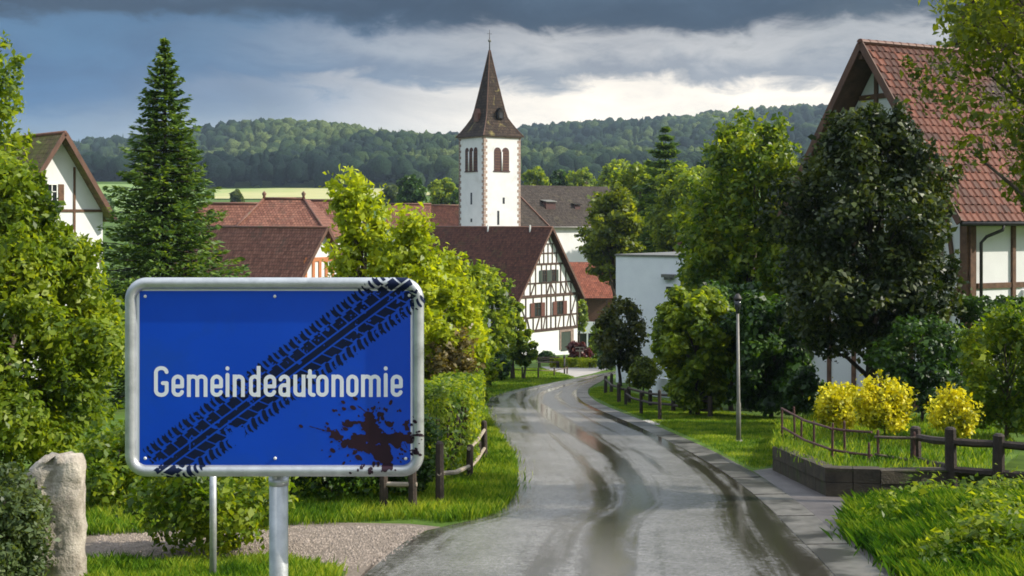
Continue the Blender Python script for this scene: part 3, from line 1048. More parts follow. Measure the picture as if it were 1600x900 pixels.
def build_sign():
    base = ground_at(431, SD)
    root = empty('town_sign', base)
    tag(root, 'blue town sign with white lettering, black tyre print and dark red splash', 'sign')
    off = Vector(base)

    def fix(o):
        o.location = -off
        return o
    # white back plate
    mb = MB()
    a, b = S(205, 443, 0.0), S(653, 735, 0.0)
    mb.box((a[0], a[1], b[2]), (b[0], a[1] + 0.004, a[2]))
    fix(mb.build('plate', M['sign_white'], root))
    mb = MB()
    a, b = S(218, 454.5, 0.0006), S(641.5, 727.5, 0.0006)
    mb.box((a[0], a[1], b[2]), (b[0], a[1] + 0.0004, a[2]))
    face = fix(mb.build('blue_face', M['sign_blue'], root))
    # tube frame with rounded corners
    path = []
    x0, y0, x1, y1 = FR[0] + TUBE, FR[1] + TUBE, FR[2] - TUBE, FR[3] - TUBE
    r = CR - TUBE
    for cx, cy, a0 in ((x1 - r, y0 + r, 90), (x0 + r, y0 + r, 180), (x0 + r, y1 - r, 270), (x1 - r, y1 - r, 360)):
        path += arc(cx, cy, r, r, a0 - 90, a0, 10)
    n, V, Fc = 14, [], []
    N = len(path)
    for i, (u, v) in enumerate(path):
        pu, pv = path[i - 1]
        nu, nv = path[(i + 1) % N]
        t = Vector((nu - pu, nv - pv)).normalized()
        nx, ny = t.y, -t.x
        for k in range(n):
            an = 2 * math.pi * k / n
            V.append(S(u + nx * math.cos(an) * TUBE, v + ny * math.cos(an) * TUBE, math.sin(an) * TUBE * PXM))
    for i in range(N):
        for k in range(n):
            j = (i + 1) % N
            Fc.append((i * n + k, i * n + (k + 1) % n, j * n + (k + 1) % n, j * n + k))
    fix(obj('frame', mesh('frame', V, Fc, M['steel'], True), None, root))
    # rivets
    for u, v in ((227, 463), (429.5, 463), (639.5, 461.5), (227, 716), (430, 716), (634, 716.5)):
        mb = MB()
        c = Vector(S(u, v, 0.0016))
        for k, (rr, h) in enumerate(((0.0066, 0), (0.0058, 0.0022), (0.003, 0.0034))):
            for q in range(10):
                an = 2 * math.pi * q / 10
                mb.v.append((c.x + rr * math.cos(an), c.y - h, c.z + rr * math.sin(an)))
        for k in range(2):
            for q in range(10):
                mb.f.append((k * 10 + q, k * 10 + (q + 1) % 10, k * 10 + 10 + (q + 1) % 10, k * 10 + 10 + q))
        mb.f.append(tuple(range(20, 30)))
        fix(mb.build('rivet', M['frame_white'], root, True))
    # tyre print
    A, Bp = np.array((247.0, 735.0)), np.array((641.0, 441.5))
    dr = (Bp - A) / np.linalg.norm(Bp - A)
    nr = np.array((dr[1], -dr[0]))               # towards upper left

    def tread(U, V):
        s = (U - A[0]) * dr[0] + (V - A[1]) * dr[1]
        t = (U - A[0]) * nr[0] + (V - A[1]) * nr[1]
        up = t < 0
        q = np.abs(t)
        per = 20.6
        out = q < 4.6
        # inner blocks
        sl = np.where(up, s - 0.62 * q, s + 0.25 * q - 6)
        ph = np.mod(sl, per)
        step = np.where(np.mod(ph, per) < per * 0.5, 20.5, 23.0)
        inner = (q > 7.4) & (q < step - 0.6) & (ph > 2.6)
        # outer lugs: one broad and one or two narrow per pitch, leaning outwards
        s2 = np.where(up, s + 0.75 * (q - 22) - 0.028 * (q - 22) ** 2, s + 0.55 * (q - 22) - 0.022 * (q - 22) ** 2 + 3)
        p2 = np.mod(s2, per)
        broad = (p2 > 0) & (p2 < 7.6)
        thin = (p2 > 12.0) & (p2 < 16.4)
        lim = 39.5 + 2.0 * np.sin(s * 0.9)
        outer = (q > step + 1.8) & (q < lim) & (broad | (thin & (q > 26.5)))
        mk = out | inner | outer
        end = np.maximum(np.abs(s - 246) - 246, 0) + 0
        n = 0.6 * vnoise(U, V, 9, 1) + 0.4 * vnoise(U, V, 3, 2)
        edge = np.clip((np.abs(s - 246) - 215) / 34, 0, 1)
        wear = np.hypot((U - 372) / 20, (V - 680) / 16)
        mk &= n > 0.25 + 0.22 * edge * (q > 6)
        mk &= ~((wear < 0.9 + 1.6 * (n - 0.5)) & (q > 9))
        mk &= (s > -4 + 6 * n) & (s < 494)
        return mk
    o = fix(runs_mesh('tyre_print', tread, (205, 433.5, 664, 746), 0.5, 0.0010, M['tread'], root))
    o['label'] = 'black tyre tread print running diagonally across the sign'
    # lettering
    spans = [('G', 240.6, 263.7), ('e', 268, 288), ('m', 292, 324.6), ('e', 328.8, 348.7), ('i', 352.4, 358.7), ('n', 363.6, 382.9), ('d', 389, 407.4), ('e', 412, 431.9), ('a', 435.2, 453.7), ('u', 458.3, 477.6), ('t', 480, 493.3), ('o', 494, 513.6), ('n', 517.8, 537.2), ('o', 541, 560.2), ('m', 564, 595), ('i', 599.6, 605.9), ('e', 610.3, 629.5)]
    for ch, a, b in spans:
        st = glyph(ch, a, b)

        def lm(U, V, st=st, ch=ch):
            m = np.zeros(U.shape, bool)
            for line in st:
                for p, q in zip(line, line[1:]):
                    d = seg_sd(U, V, p, q)
                    m |= d < 3.0
            # flat cut ends at baseline and tops
            m &= (V < 620.2) & (V > (571.8 if ch in 'Gdi' else 576.2 if ch == 't' else 585.2))
            return m
        fix(runs_mesh('letter', lm, (a - 1, 570, b + 1, 622), 0.3, 0.0014, M['lettering'], root, follow=False))
    # dark red splash
    k5 = 5.296
    caps = [((400, 495), (520, 590), 32), ((520, 590), (700, 620), 40), ((560, 600), (850, 640), 48), ((720, 375), (740, 470), 44), ((700, 450), (840, 560), 62), ((830, 540), (1070, 560), 46), ((850, 620), (870, 720), 62), ((850, 700), (875, 780), 52),
            ((520, 435), (560, 440), 32), ((560, 425), (690, 420), 16), ((1080, 522), (1160, 520), 13), ((1150, 520), (1160, 522), 18), ((1090, 660), (1115, 662), 18), ((1040, 430), (1035, 480), 22), ((660, 590), (720, 660), 40), ((690, 330), (630, 285), 5), ((980, 500), (1040, 640), 4), ((720, 640), (800, 690), 40), ((900, 560), (960, 600), 52), ((600, 560), (760, 560), 44), ((390, 500), (230, 455), 3), ((1060, 655), (1090, 655), 4)]
    r = np.random.default_rng(21)
    drops = []
    for _ in range(120):
        an = r.uniform(0, 6.28)
        di = r.uniform(0.25, 1.0) ** 0.7
        cx, cy = 790 + math.cos(an) * 400 * di, 540 + math.sin(an) * 300 * di
        if math.cos(an) < -0.5:
            cx -= 160 * r.random() * di
        drops.append((cx, cy, r.uniform(3.5, 9) if r.random() < 0.7 else r.uniform(8, 17), an))
    for cx, cy, rr in ((590, 300, 18), (515, 310, 14), (425, 655, 17), (635, 713, 20), (890, 437, 22), (825, 355, 14), (752, 308, 12), (610, 225, 15), (510, 258, 13), (1105, 410, 14), (980, 325, 8), (432, 325, 12), (160, 455, 12), (1150, 683, 9), (665, 790, 10), (745, 795, 10), (575, 833, 7), (1090, 375, 6), (605, 520, 14), (1075, 440, 9)):
        drops.append((cx, cy, rr, 0.5))

    def splash(U, V):
        x, y = (U - 440) * k5, (V - 580) * k5
        nn = (vnoise(x, y, 34, 5) - 0.5) * 44 + (vnoise(x, y, 13, 6) - 0.5) * 24
        m = np.zeros(U.shape, bool)
        for p, q, rad in caps:
            m |= seg_sd(x, y, p, q) < rad * 0.9 + nn * min(1, rad / 30)
        m &= ~(np.hypot((x - 620) / 40, (y - 505) / 22) < 1 + nn / 60)
        for cx, cy, rr, an in drops:
            dx, dy = x - cx, y - cy
            a = dx * math.cos(an) + dy * math.sin(an)
            b = -dx * math.sin(an) + dy * math.cos(an)
            m |= np.hypot(a / 1.5, b) < rr + nn * 0.12
        return m
    o = fix(runs_mesh('splash', splash, (450, 605, 663, 744), 0.45, 0.0018, M['stain'], root))
    o['label'] = 'dark red splash with drops across the lower corner of the sign'
    # post and clamp band
    mb = MB()
    c = S(431, 742)
    yb = SD + 0.062
    mb.tube([(c[0], yb, base.z - 0.3), (c[0], yb, S(0, 470)[2])], 0.038, 20)
    fix(mb.build('post', M['steel'], root, True))
    mb = MB()
    mb.tube([(c[0], yb, c[2] - 0.052), (c[0], yb, c[2] - 0.022)], 0.0405, 20)
    fix(mb.build('clamp', M['steel'], root, True))
    for vv in (520, 690):
        mb = MB()
        p = S(240, vv)
        q = S(620, vv)
        mb.box((p[0], SD + 0.006, p[2] - 0.018), (q[0], SD + 0.022, p[2] + 0.018))
        fix(mb.build('back_rail', M['steel'], root))


build_sign()

mb = MB()
pb = ground_at(333, 13.2)
mb.tube([(0, 0, -0.3), (0, 0, 1.5)], 0.036, 16)
mb.tube([(0, 0, 1.5), (0, 0, 1.53)], [0.040, 0.030], 16)
o = mb.build('metal_pole', M['steel'], None, True)
o.location = pb
tag(o, 'thin galvanised pole standing in the grass behind the blue sign', 'pole')


def build_stone():
    base = ground_at(88, 12.9)
    w = 12.9 / F
    prof = [(0, -34, 44), (0.12, -40, 46), (0.3, -43, 44), (0.5, -44, 43), (0.7, -46, 42), (0.82, -47, 42), (0.90, -43, 42), (0.955, -32, 42), (1.0, -14, 36)]
    Ht = (905 - 690) * w
    V, Fc = [], []
    n = 28
    r = np.random.default_rng(8)
    rows = 26
    for i in range(rows):
        t = i / (rows - 1)
        lo = np.interp(t, [p[0] for p in prof], [p[1] for p in prof]) * w
        hi = np.interp(t, [p[0] for p in prof], [p[2] for p in prof]) * w
        for k in range(n):
            a = 2 * math.pi * k / n
            ca, sa = math.cos(a), math.sin(a)
            sq = (abs(ca) ** 4 + abs(sa) ** 4) ** -0.25
            x = (lo + hi) / 2 + (hi - lo) / 2 * ca * sq
            y = 0.17 * sa * sq * (1 - 0.25 * t)
            # a vertical cleft on the front, chipped surface
            cl = math.exp(-((x - 0.02 - 0.03 * math.sin(t * 5)) / 0.022) ** 2) * (0.06 if sa < 0 and 0.3 < t < 0.98 else 0)
            j = (float(vnoise(np.array([k * 3.0 + 5]), np.array([i * 2.0]), 4.0, 9)[0]) - 0.5) * 0.05 + r.uniform(-0.006, 0.006)
            y += cl + (-j if sa < 0 else j)
            x += j * 0.5
            V.append((x, y, t * Ht + (0.03 * math.sin(k * 1.3) if i == rows - 1 else 0)))
    for i in range(rows - 1):
        for k in range(n):
            a, b = i * n + k, i * n + (k + 1) % n
            Fc.append((a, b, b + n, a + n))
    V.append((0.03, 0, Ht * 1.02))
    for k in range(n):
        Fc.append(((rows - 1) * n + k, (rows - 1) * n + (k + 1) % n, len(V) - 1))
    o = obj('boundary_stone', mesh('boundary_stone', V, Fc, M['stone'], True))
    o.location = base + Vector((0, 0, -0.1))
    tag(o, 'tall weathered pale stone pillar with a vertical cleft beside the sign', 'stone')


build_stone()
# ------------------------------------------------------------------ buildings
def quad_uv(me, uvs):
    l = me.uv_layers.new(name='UVMap')
    for lp in me.loops:
        l.data[lp.index].uv = uvs[lp.vertex_index]


def roof_slope(parent, a, b, c, d, mat, th=0.12, name='roof'):
    """slab: a, b eave ends, c, d ridge ends (c above b); u along the eave, v up the slope"""
    a, b, c, d = (Vector(q) for q in (a, b, c, d))
    n = (b - a).cross(d - a).normalized()
    if n.z < 0:
        n = -n
    e = (b - a).normalized()
    V = [a, b, c, d] + [q - n * th for q in (a, b, c, d)]
    Fc = [(0, 1, 2, 3), (7, 6, 5, 4), (0, 4, 5, 1), (1, 5, 6, 2), (2, 6, 7, 3), (3, 7, 4, 0)]
    me = mesh(name, V, Fc, mat)
    up = n.cross(e)
    quad_uv(me, [((q - a).dot(e), abs((q - a).dot(up))) for q in V])
    return obj(name, me, None, parent)


class House:
    def __init__(self, name, label, pos, rz, w, L, eave, ridge, wall_mat, roof_mat_, og=0.5, oe=0.5, both=True, board=None, th=0.14, cat='house'):
        """gable wall at local y = 0 facing -y, half width w; heights above pos"""
        self.root = tag(empty(name, pos, rz), label, cat)
        self.w, self.L, self.eave, self.ridge = w, L, eave, ridge
        self.k = 0
        k = (ridge - eave) / w
        self.pitch = k
        V = [(-w, 0, -0.8), (w, 0, -0.8), (w, 0, eave), (0, 0, ridge - 0.15), (-w, 0, eave)]
        V += [(x, L, z) for x, _, z in V]
        Fc = [(0, 1, 2, 3, 4), (9, 8, 7, 6, 5), (0, 5, 6, 1), (1, 6, 7, 2), (2, 7, 8, 3), (3, 8, 9, 4), (4, 9, 5, 0)]
        self.wall = obj('wall', mesh('wall', V, Fc, wall_mat), None, self.root)
        zb = eave - oe * k
        zt = ridge
        up = 0.13
        self.ez = zb + up
        for s in (-1, 1):
            o = roof_slope(self.root, (s * (w + oe), -og, zb + up), (s * (w + oe), L + og, zb + up), (s * 0.02, L + og, zt + up), (s * 0.02, -og, zt + up), roof_mat_, th)
            if s == 1:
                self.slope = o
        bm_ = board or M['board']
        for s in (-1, 1):
            mb = MB()
            mb.bar((s * (w + oe + 0.02), -og - 0.03, zb + up - 0.06), (s * 0.03, -og - 0.03, zt + up - 0.06), 0.26, 0.05, (0, 1, 0))
            mb.build('barge_board', bm_, self.root)
        mb = MB()
        mb.tube([(0, -og - 0.02, zt + up + 0.01), (0, L + og, zt + up + 0.01)], 0.13, 8)
        mb.build('ridge', M['ridge_tile'], self.root, True)

    def beam(self, p, q, wid=0.2, mat=None, face='g'):
        """timber between wall points; face g: gable (x, z), r: side wall x = +w (y, z), l: side wall x = -w"""
        self.k += 1
        dep = 0.045 + 0.002 * (self.k % 23)
        mb = MB()
        if face == 'g':
            mb.bar((p[0], -dep / 2 + 0.02, p[1]), (q[0], -dep / 2 + 0.02, q[1]), wid, dep + 0.04, (0, 1, 0))
        else:
            s = 1 if face == 'r' else -1
            x = s * (self.w + dep / 2 - 0.02)
            mb.bar((x, p[0], p[1]), (x, q[0], q[1]), wid, dep + 0.04, (1, 0, 0))
        return mb.build('beam', mat or M['timber'], self.root)

    def window(self, cx, z0, wd, h, face='g', shutter=None, frame=None, bars=True):
        s = 1 if face == 'r' else -1

        def B(mb, a0, a1, b0, b1, d0, d1):
            if face == 'g':
                return mb.box((a0, -d1, b0), (a1, -d0, b1))
            return mb.box((min(s * (self.w + d0), s * (self.w + d1)), a0, b0), (max(s * (self.w + d0), s * (self.w + d1)), a1, b1))
        fr = frame or M['frame_white']
        t = 0.07
        mb = MB()
        B(mb, cx - wd / 2 - t, cx + wd / 2 + t, z0 - t, z0, 0, 0.11)
        B(mb, cx - wd / 2 - t, cx + wd / 2 + t, z0 + h, z0 + h + t, 0, 0.11)
        B(mb, cx - wd / 2 - t, cx - wd / 2, z0, z0 + h, 0, 0.108)
        B(mb, cx + wd / 2, cx + wd / 2 + t, z0, z0 + h, 0, 0.108)
        if bars:
            B(mb, cx - 0.025, cx + 0.025, z0, z0 + h, 0.03, 0.09)
            B(mb, cx - wd / 2, cx + wd / 2, z0 + h * 0.62, z0 + h * 0.62 + 0.045, 0.03, 0.085)
        f = mb.build('window', fr, self.root)
        mb = MB()
        B(mb, cx - wd / 2, cx + wd / 2, z0, z0 + h, 0.0, 0.035)
        mb.build('pane', M['glass'], f)
        if shutter:
            for sd in (-1, 1):
                mb = MB()
                x0 = cx + sd * (wd / 2 + t + 0.02)
                x1 = x0 + sd * wd * 0.62
                B(mb, min(x0, x1), max(x0, x1), z0 - 0.04, z0 + h + 0.04, 0.07, 0.14)
                mb.build('shutter', shutter, f)


# --- half timbered house at the end of the street
def half_timbered():
    D = 150.0
    pk = P(856, 355, D)
    base = Vector((pk.x, D, -13.3))
    H = House('half_timbered_house', 'half timbered white house with dark beams and steep brown roof at the street end', base, R_(50), 5.75, 20, 7.1, 14.9, M['plaster'], M['roof_brown'], 0.7, 0.55)
    w = H.w
    gx = lambda zx: (zx - 356) / 235 * w
    zz = lambda zy: 3.0 + (852 - zy) / 66.0
    tri = lambda z: w * (H.ridge - z) / (H.ridge - H.eave)
    for z, wd in ((3.05, 0.34), (4.62, 0.2), (7.05, 0.36)):
        H.beam((-w, z), (w, z), wd)
    for z, wd in ((8.55, 0.18), (10.75, 0.24), (12.0, 0.16), (13.1, 0.14)):
        H.beam((-tri(z) + 0.1, z), (tri(z) - 0.1, z), wd)
    for s in (-1, 1):
        H.beam((s * (w - 0.1), 7.1), (s * 0.08, 14.6), 0.2)
    for x in (-w + 0.12, -4.1, -2.75, -1.2, -0.25, 0.55, 1.45, 3.0, 4.35, w - 0.12):
        H.beam((x, 3.1), (x, 7.0), 0.19)
    for a, b in ((-5.3, -4.5), (-3.4, -3.9), (-2.3, -1.6), (-0.9, -0.5), (1.9, 2.4), (3.6, 4.1), (5.3, 4.7)):
        H.beam((a, 3.1), (b, 4.6), 0.17)
    for a, b in ((-5.5, -4.3), (5.5, 4.5)):
        H.beam((a, 7.0), (b, 4.7), 0.17)
    for x in (-4.4, -3.3, -2.3, -1.2, -0.3, 0.55, 1.5, 2.4, 3.4, 4.4):
        H.beam((x, 7.2), (x, min(H.ridge - abs(x) * H.pitch - 0.2, 10.7)), 0.17)
    for x in (-1.6, -0.8, 0.0, 0.8, 1.6):
        H.beam((x, 10.8), (x, min(H.ridge - abs(x) * H.pitch - 0.2, 13.1)), 0.13)
    for a, b, z0, z1 in ((-3.2, -2.5, 7.2, 8.5), (-0.2, 0.4, 7.2, 8.5), (0.6, 1.3, 8.5, 7.2), (2.5, 3.2, 8.5, 7.2), (3.5, 4.2, 8.5, 7.2), (-0.5, -0.05, 13.1, 14.2), (0.5, 0.05, 13.1, 14.2)):
        H.beam((a, z0), (b, z1), 0.14)
    H.window(-2.0, 4.75, 1.1, 1.5, shutter=M['shutter_red'], frame=M['timber'])
    H.window(2.2, 4.75, 1.1, 1.5, shutter=M['shutter_red'], frame=M['timber'])
    H.window(-0.75, 8.7, 0.7, 1.3, shutter=M['shutter_green'], frame=M['timber'])
    H.window(1.0, 8.7, 0.7, 1.3, shutter=M['shutter_green'], frame=M['timber'])
    # ground floor opening with pale surround
    mb = MB()
    mb.box((2.2, -0.10, 0.5), (2.45, 0, 2.8)).box((4.3, -0.10, 0.5), (4.9, 0, 2.8)).box((2.2, -0.102, 2.6), (4.9, -0.001, 2.86))
    mb.build('door_surround', M['quoin'], H.root)
    mb = MB()
    mb.box((2.45, -0.03, 0.3), (4.3, 0, 2.6))
    mb.build('door', M['shutter_green'], H.root)
    # side wall timbers
    for z in (3.05, 4.7, 7.0):
        H.beam((0.2, z), (19.8, z), 0.24, face='l')
    for y in np.arange(0.15, 20, 1.5):
        H.beam((y, 3.1), (y, 7.0), 0.18, face='l')
    for y in (2.6, 7.1, 11.6):
        H.window(y, 4.85, 0.9, 1.3, face='l')
    # pale vent stacks on the ridge
    for y in (2.4, 9.0):
        mb = MB()
        mb.tube([(-0.35, y, 14.2), (-0.35, y, 15.3)], 0.10, 8)
        mb.build('vent_pipe', M['frame_white'], H.root)


half_timbered()


# --- church
def church():
    D, s = 185.0, 6.36
    gz = -15.0
    c = Vector((upx(765, D), D, gz))
    root = tag(empty('church', c, R_(36)), 'white church with square tower, dark pointed spire and long grey roofed nave', 'church')
    h = s / 2
    ev = CZ + (HZ - 215) / F * D - gz
    mb = MB()
    mb.box((-h, -h, -1), (h, h, ev))
    tower = mb.build('tower', M['plaster'], root)
    # corner stones, alternating long and short
    for cx, cy in ((-h, -h), (h, -h), (-h, h)):
        mb = MB()
        z, k = 0.0, 0
        while z < ev - 0.3:
            a, b = (0.55, 0.30) if k % 2 else (0.30, 0.55)
            sx, sy = (1 if cx < 0 else -1), (1 if cy < 0 else -1)
            x0, x1 = sorted((cx - sx * 0.03, cx + sx * a))
            y0, y1 = sorted((cy - sy * 0.03, cy + sy * b))
            mb.box((x0, y0, z), (x1, y1, z + 0.40))
            z += 0.44
            k += 1
        mb.build('corner_stones', M['quoin'], tower)
    mb = MB()
    mb.box((-h - 0.12, -h - 0.12, ev - 0.22), (h + 0.12, h + 0.12, ev - 0.02))
    mb.build('cornice', M['quoin'], root)
    # belfry openings with louvres
    tw, th_ = 0.62, 3.2
    for x in (-0.85, 0.55):
        pts = [(x - tw, ev - 4.9), (x + tw, ev - 4.9), (x + tw, ev - 2.2)] + [(x + tw * math.cos(R_(a)), ev - 2.2 + tw * math.sin(R_(a))) for a in range(20, 180, 20)] + [(x - tw, ev - 2.2)]
        o = obj('belfry_opening', mesh('belfry_opening', [(px, -h - 0.03, pz) for px, pz in pts] + [(px, -h + 0.1, pz) for px, pz in pts], [tuple(range(len(pts)))] + [(i, (i + 1) % len(pts), (i + 1) % len(pts) + len(pts), i + len(pts)) for i in range(len(pts))], M['louvre']), None, root)
        for k in range(7):
            mb = MB()
            mb.box((x - tw + 0.06, -h - 0.07, ev - 4.7 + k * 0.4), (x + tw - 0.06, -h - 0.02, ev - 4.58 + k * 0.4))
            mb.build('louvre', M['timber_brown'], o)
    mb = MB()
    mb.tube([(-0.15, -h - 0.10, ev - 4.9), (-0.15, -h - 0.10, ev - 2.2)], 0.11, 8)
    mb.build('column', M['frame_white'], root, True)
    mb = MB()
    mb.box((-1.6, -h - 0.10, ev - 5.06), (1.3, -h, ev - 4.905))
    mb.build('sill', M['louvre'], root)
    for y in (-1.1, 0.0, 1.1):
        mb = MB()
        tw2 = 0.46
        pts = [(y - tw2, ev - 4.9), (y + tw2, ev - 4.9), (y + tw2, ev - 2.0)] + [(y + tw2 * math.cos(R_(a)), ev - 2.0 + tw2 * math.sin(R_(a))) for a in range(20, 180, 20)] + [(y - tw2, ev - 2.0)]
        o = obj('belfry_opening', mesh('belfry_opening', [(-h - 0.03, py, pz) for py, pz in pts] + [(-h + 0.1, py, pz) for py, pz in pts], [tuple(range(len(pts)))] + [(i, (i + 1) % len(pts), (i + 1) % len(pts) + len(pts), i + len(pts)) for i in range(len(pts))], M['louvre']), None, root)
        for k in range(7):
            mb = MB()
            mb.box((-h - 0.07, y - tw2 + 0.05, ev - 4.7 + k * 0.4), (-h - 0.02, y + tw2 - 0.05, ev - 4.58 + k * 0.4))
            mb.build('louvre', M['timber_brown'], o)
    for y in (-0.55, 0.55):
        mb = MB()
        mb.tube([(-h - 0.10, y, ev - 4.9), (-h - 0.10, y, ev - 2.1)], 0.09, 8)
        mb.build('column', M['frame_white'], root, True)
    mb = MB()
    mb.box((-h - 0.10, -1.65, ev - 5.06), (-h, 1.65, ev - 4.905))
    mb.build('sill', M['louvre'], root)
    for box in (((0.05, -h - 0.03, ev - 9.6), (0.4, -h + 0.05, ev - 8.7)), ((-h - 0.03, -0.2, ev - 9.7), (-h + 0.05, 0.2, ev - 8.0)), ((-h - 0.03, -0.2, ev - 12.2), (-h + 0.05, 0.2, ev - 11.7)), ((-0.9, -h - 0.03, ev - 12.6), (-0.55, -h + 0.05, ev - 10.6))):
        mb = MB()
        mb.box(*box)
        mb.build('slit_window', M['glass'], root)
    # bell-cast spire
    rings = [(1.115, 0), (0.95, 0.75), (0.76, 1.75), (0.585, 2.8), (0.50, 3.9), (0.385, 5.9), (0.25, 8.3), (0.115, 10.8), (0.045, 12.2), (0.022, 12.6)]
    V, Fc, UV = [], [], []
    for k, (f, z) in enumerate(rings):
        r = h * f
        for q, (x, y) in enumerate(((-r, -r), (r, -r), (r, r), (-r, r))):
            V.append((x, y, ev + z))
    for k in range(len(rings) - 1):
        for q in range(4):
            Fc.append((k * 4 + q, k * 4 + (q + 1) % 4, k * 4 + 4 + (q + 1) % 4, k * 4 + 4 + q))
    Fc += [(3, 2, 1, 0), tuple((len(rings) - 1) * 4 + q for q in range(4))]
    me = mesh('spire', V, Fc, M['spire'])
    l = me.uv_layers.new(name='UVMap')
    for p in me.polygons:
        for li in p.loop_indices:
            v = me.vertices[me.loops[li].vertex_index].co
            l.data[li].uv = ((v.x if abs(p.normal.y) > abs(p.normal.x) else v.y), v.z)
    sp = obj('spire', me, None, root)
    # hip battens
    for sx, sy in ((-1, -1), (1, -1), (-1, 1)):
        mb = MB()
        mb.tube([(sx * h * f, sy * h * f, ev + z + 0.03) for f, z in rings], 0.07, 6)
        mb.build('hip', M['board'], sp)
    # dormers
    for ax in (0, 1):
        mb = MB()
        z0 = 2.6
        d0 = h * 0.63
        if ax == 0:
            mb.add([(-0.15, -d0 - 0.35, ev + z0), (0.85, -d0 - 0.35, ev + z0), (0.85, -d0 - 0.35, ev + z0 + 0.9), (0.35, -d0 - 0.35, ev + z0 + 1.6), (-0.15, -d0 - 0.35, ev + z0 + 0.9), (-0.15, 0, ev + z0), (0.85, 0, ev + z0), (0.85, 0, ev + z0 + 0.9), (0.35, 0, ev + z0 + 1.6), (-0.15, 0, ev + z0 + 0.9)],
                   [(0, 1, 2, 3, 4), (0, 5, 6, 1), (1, 6, 7, 2), (2, 7, 8, 3), (3, 8, 9, 4), (4, 9, 5, 0)])
        else:
            mb.add([(-d0 - 0.3, -0.3, ev + z0 - 0.4), (-d0 - 0.3, 0.7, ev + z0 - 0.4), (-d0 - 0.3, 0.7, ev + z0 + 0.8), (-d0 - 0.3, 0.2, ev + z0 + 1.5), (-d0 - 0.3, -0.3, ev + z0 + 0.8), (0, -0.3, ev + z0 - 0.4), (0, 0.7, ev + z0 - 0.4), (0, 0.7, ev + z0 + 0.8), (0, 0.2, ev + z0 + 1.5), (0, -0.3, ev + z0 + 0.8)],
                   [(4, 3, 2, 1, 0), (1, 6, 5, 0), (2, 7, 6, 1), (3, 8, 7, 2), (4, 9, 8, 3), (0, 5, 9, 4)])
        dm = mb.build('dormer', M['spire'] if ax == 0 else M['ridge_tile'], sp)
        mb = MB()
        if ax == 0:
            mb.box((0.05, -d0 - 0.38, ev + z0 + 0.1), (0.65, -d0 - 0.34, ev + z0 + 0.9))
            mb.build('opening', M['glass'], dm)
    # finial: rod, ball and weather vane
    t = ev + 12.5
    mb = MB()
    mb.tube([(0, 0, t - 0.3), (0, 0, t + 3.1)], [0.10, 0.035], 8)
    fin = mb.build('finial', M['iron'], root, True)
    bm = bmesh.new()
    bmesh.ops.create_uvsphere(bm, u_segments=12, v_segments=8, radius=0.24, matrix=Matrix.Translation((0, 0, t + 1.5)))
    me = bpy.data.meshes.new('ball')
    bm.to_mesh(me)
    bm.free()
    obj('ball', me, M['lamp_grey'], fin)
    mb = MB()
    mb.bar((-0.4, 0, t + 2.5), (0.4, 0, t + 2.5), 0.05, 0.05)
    mb.build('cross_arm', M['iron'], fin)
    # nave
    y0, y1, x0, x1 = -1.2, 9.8, h - 0.1, 27.0
    zE, zR = CZ - 0.5 - gz, CZ + 5.3 - gz
    ym = (y0 + y1) / 2
    V = [(x0, y0, -1), (x0, y1, -1), (x0, y1, zE), (x0, ym, zR - 0.2), (x0, y0, zE)]
    V += [(x1, y, z) for _, y, z in V]
    mbn = MB().add(V, [(0, 1, 2, 3, 4), (9, 8, 7, 6, 5), (0, 5, 6, 1), (1, 6, 7, 2), (2, 7, 8, 3), (3, 8, 9, 4), (4, 9, 5, 0)])
    mbn.build('nave_wall', M['plaster'], root)
    kk = (zR - zE) / (ym - y0)
    nr = roof_slope(root, (x0 + 0.15, y0 - 0.5, zE - 0.5 * kk + 0.12), (x1 + 0.4, y0 - 0.5, zE - 0.5 * kk + 0.12), (x1 + 0.4, ym - 0.02, zR + 0.12), (x0 + 0.15, ym - 0.02, zR + 0.12), M['roof_grey'], 0.14, 'nave_roof')
    roof_slope(root, (x0 + 0.15, y1 + 0.5, zE - 0.5 * kk + 0.12), (x1 + 0.4, y1 + 0.5, zE - 0.5 * kk + 0.12), (x1 + 0.4, ym + 0.02, zR + 0.12), (x0 + 0.15, ym + 0.02, zR + 0.12), M['roof_grey'], 0.14, 'nave_roof')
    # rib down the roof and rain pipe under it
    xr = 9.6
    mb = MB()
    mb.bar((xr - 3.2, ym, zR + 0.2), (xr, y0 - 0.5, zE - 0.5 * kk + 0.2), 0.35, 0.22)
    mb.build('valley', M['board'], nr)
    mb = MB()
    mb.tube([(xr, y0 - 0.5, zE - 0.6), (xr, y0 - 0.12, zE - 1.1), (xr, y0 - 0.12, 4)], 0.14, 8)
    mb.build('rain_pipe', M['lamp_grey'], root, True)
    mb = MB()
    mb.tube([(x0 + 0.3, y0 - 0.6, zE - 0.5 * kk + 0.05), (x1, y0 - 0.6, zE - 0.5 * kk + 0.05)], 0.12, 8)
    mb.build('eave_gutter', M['lamp_grey'], root, True)
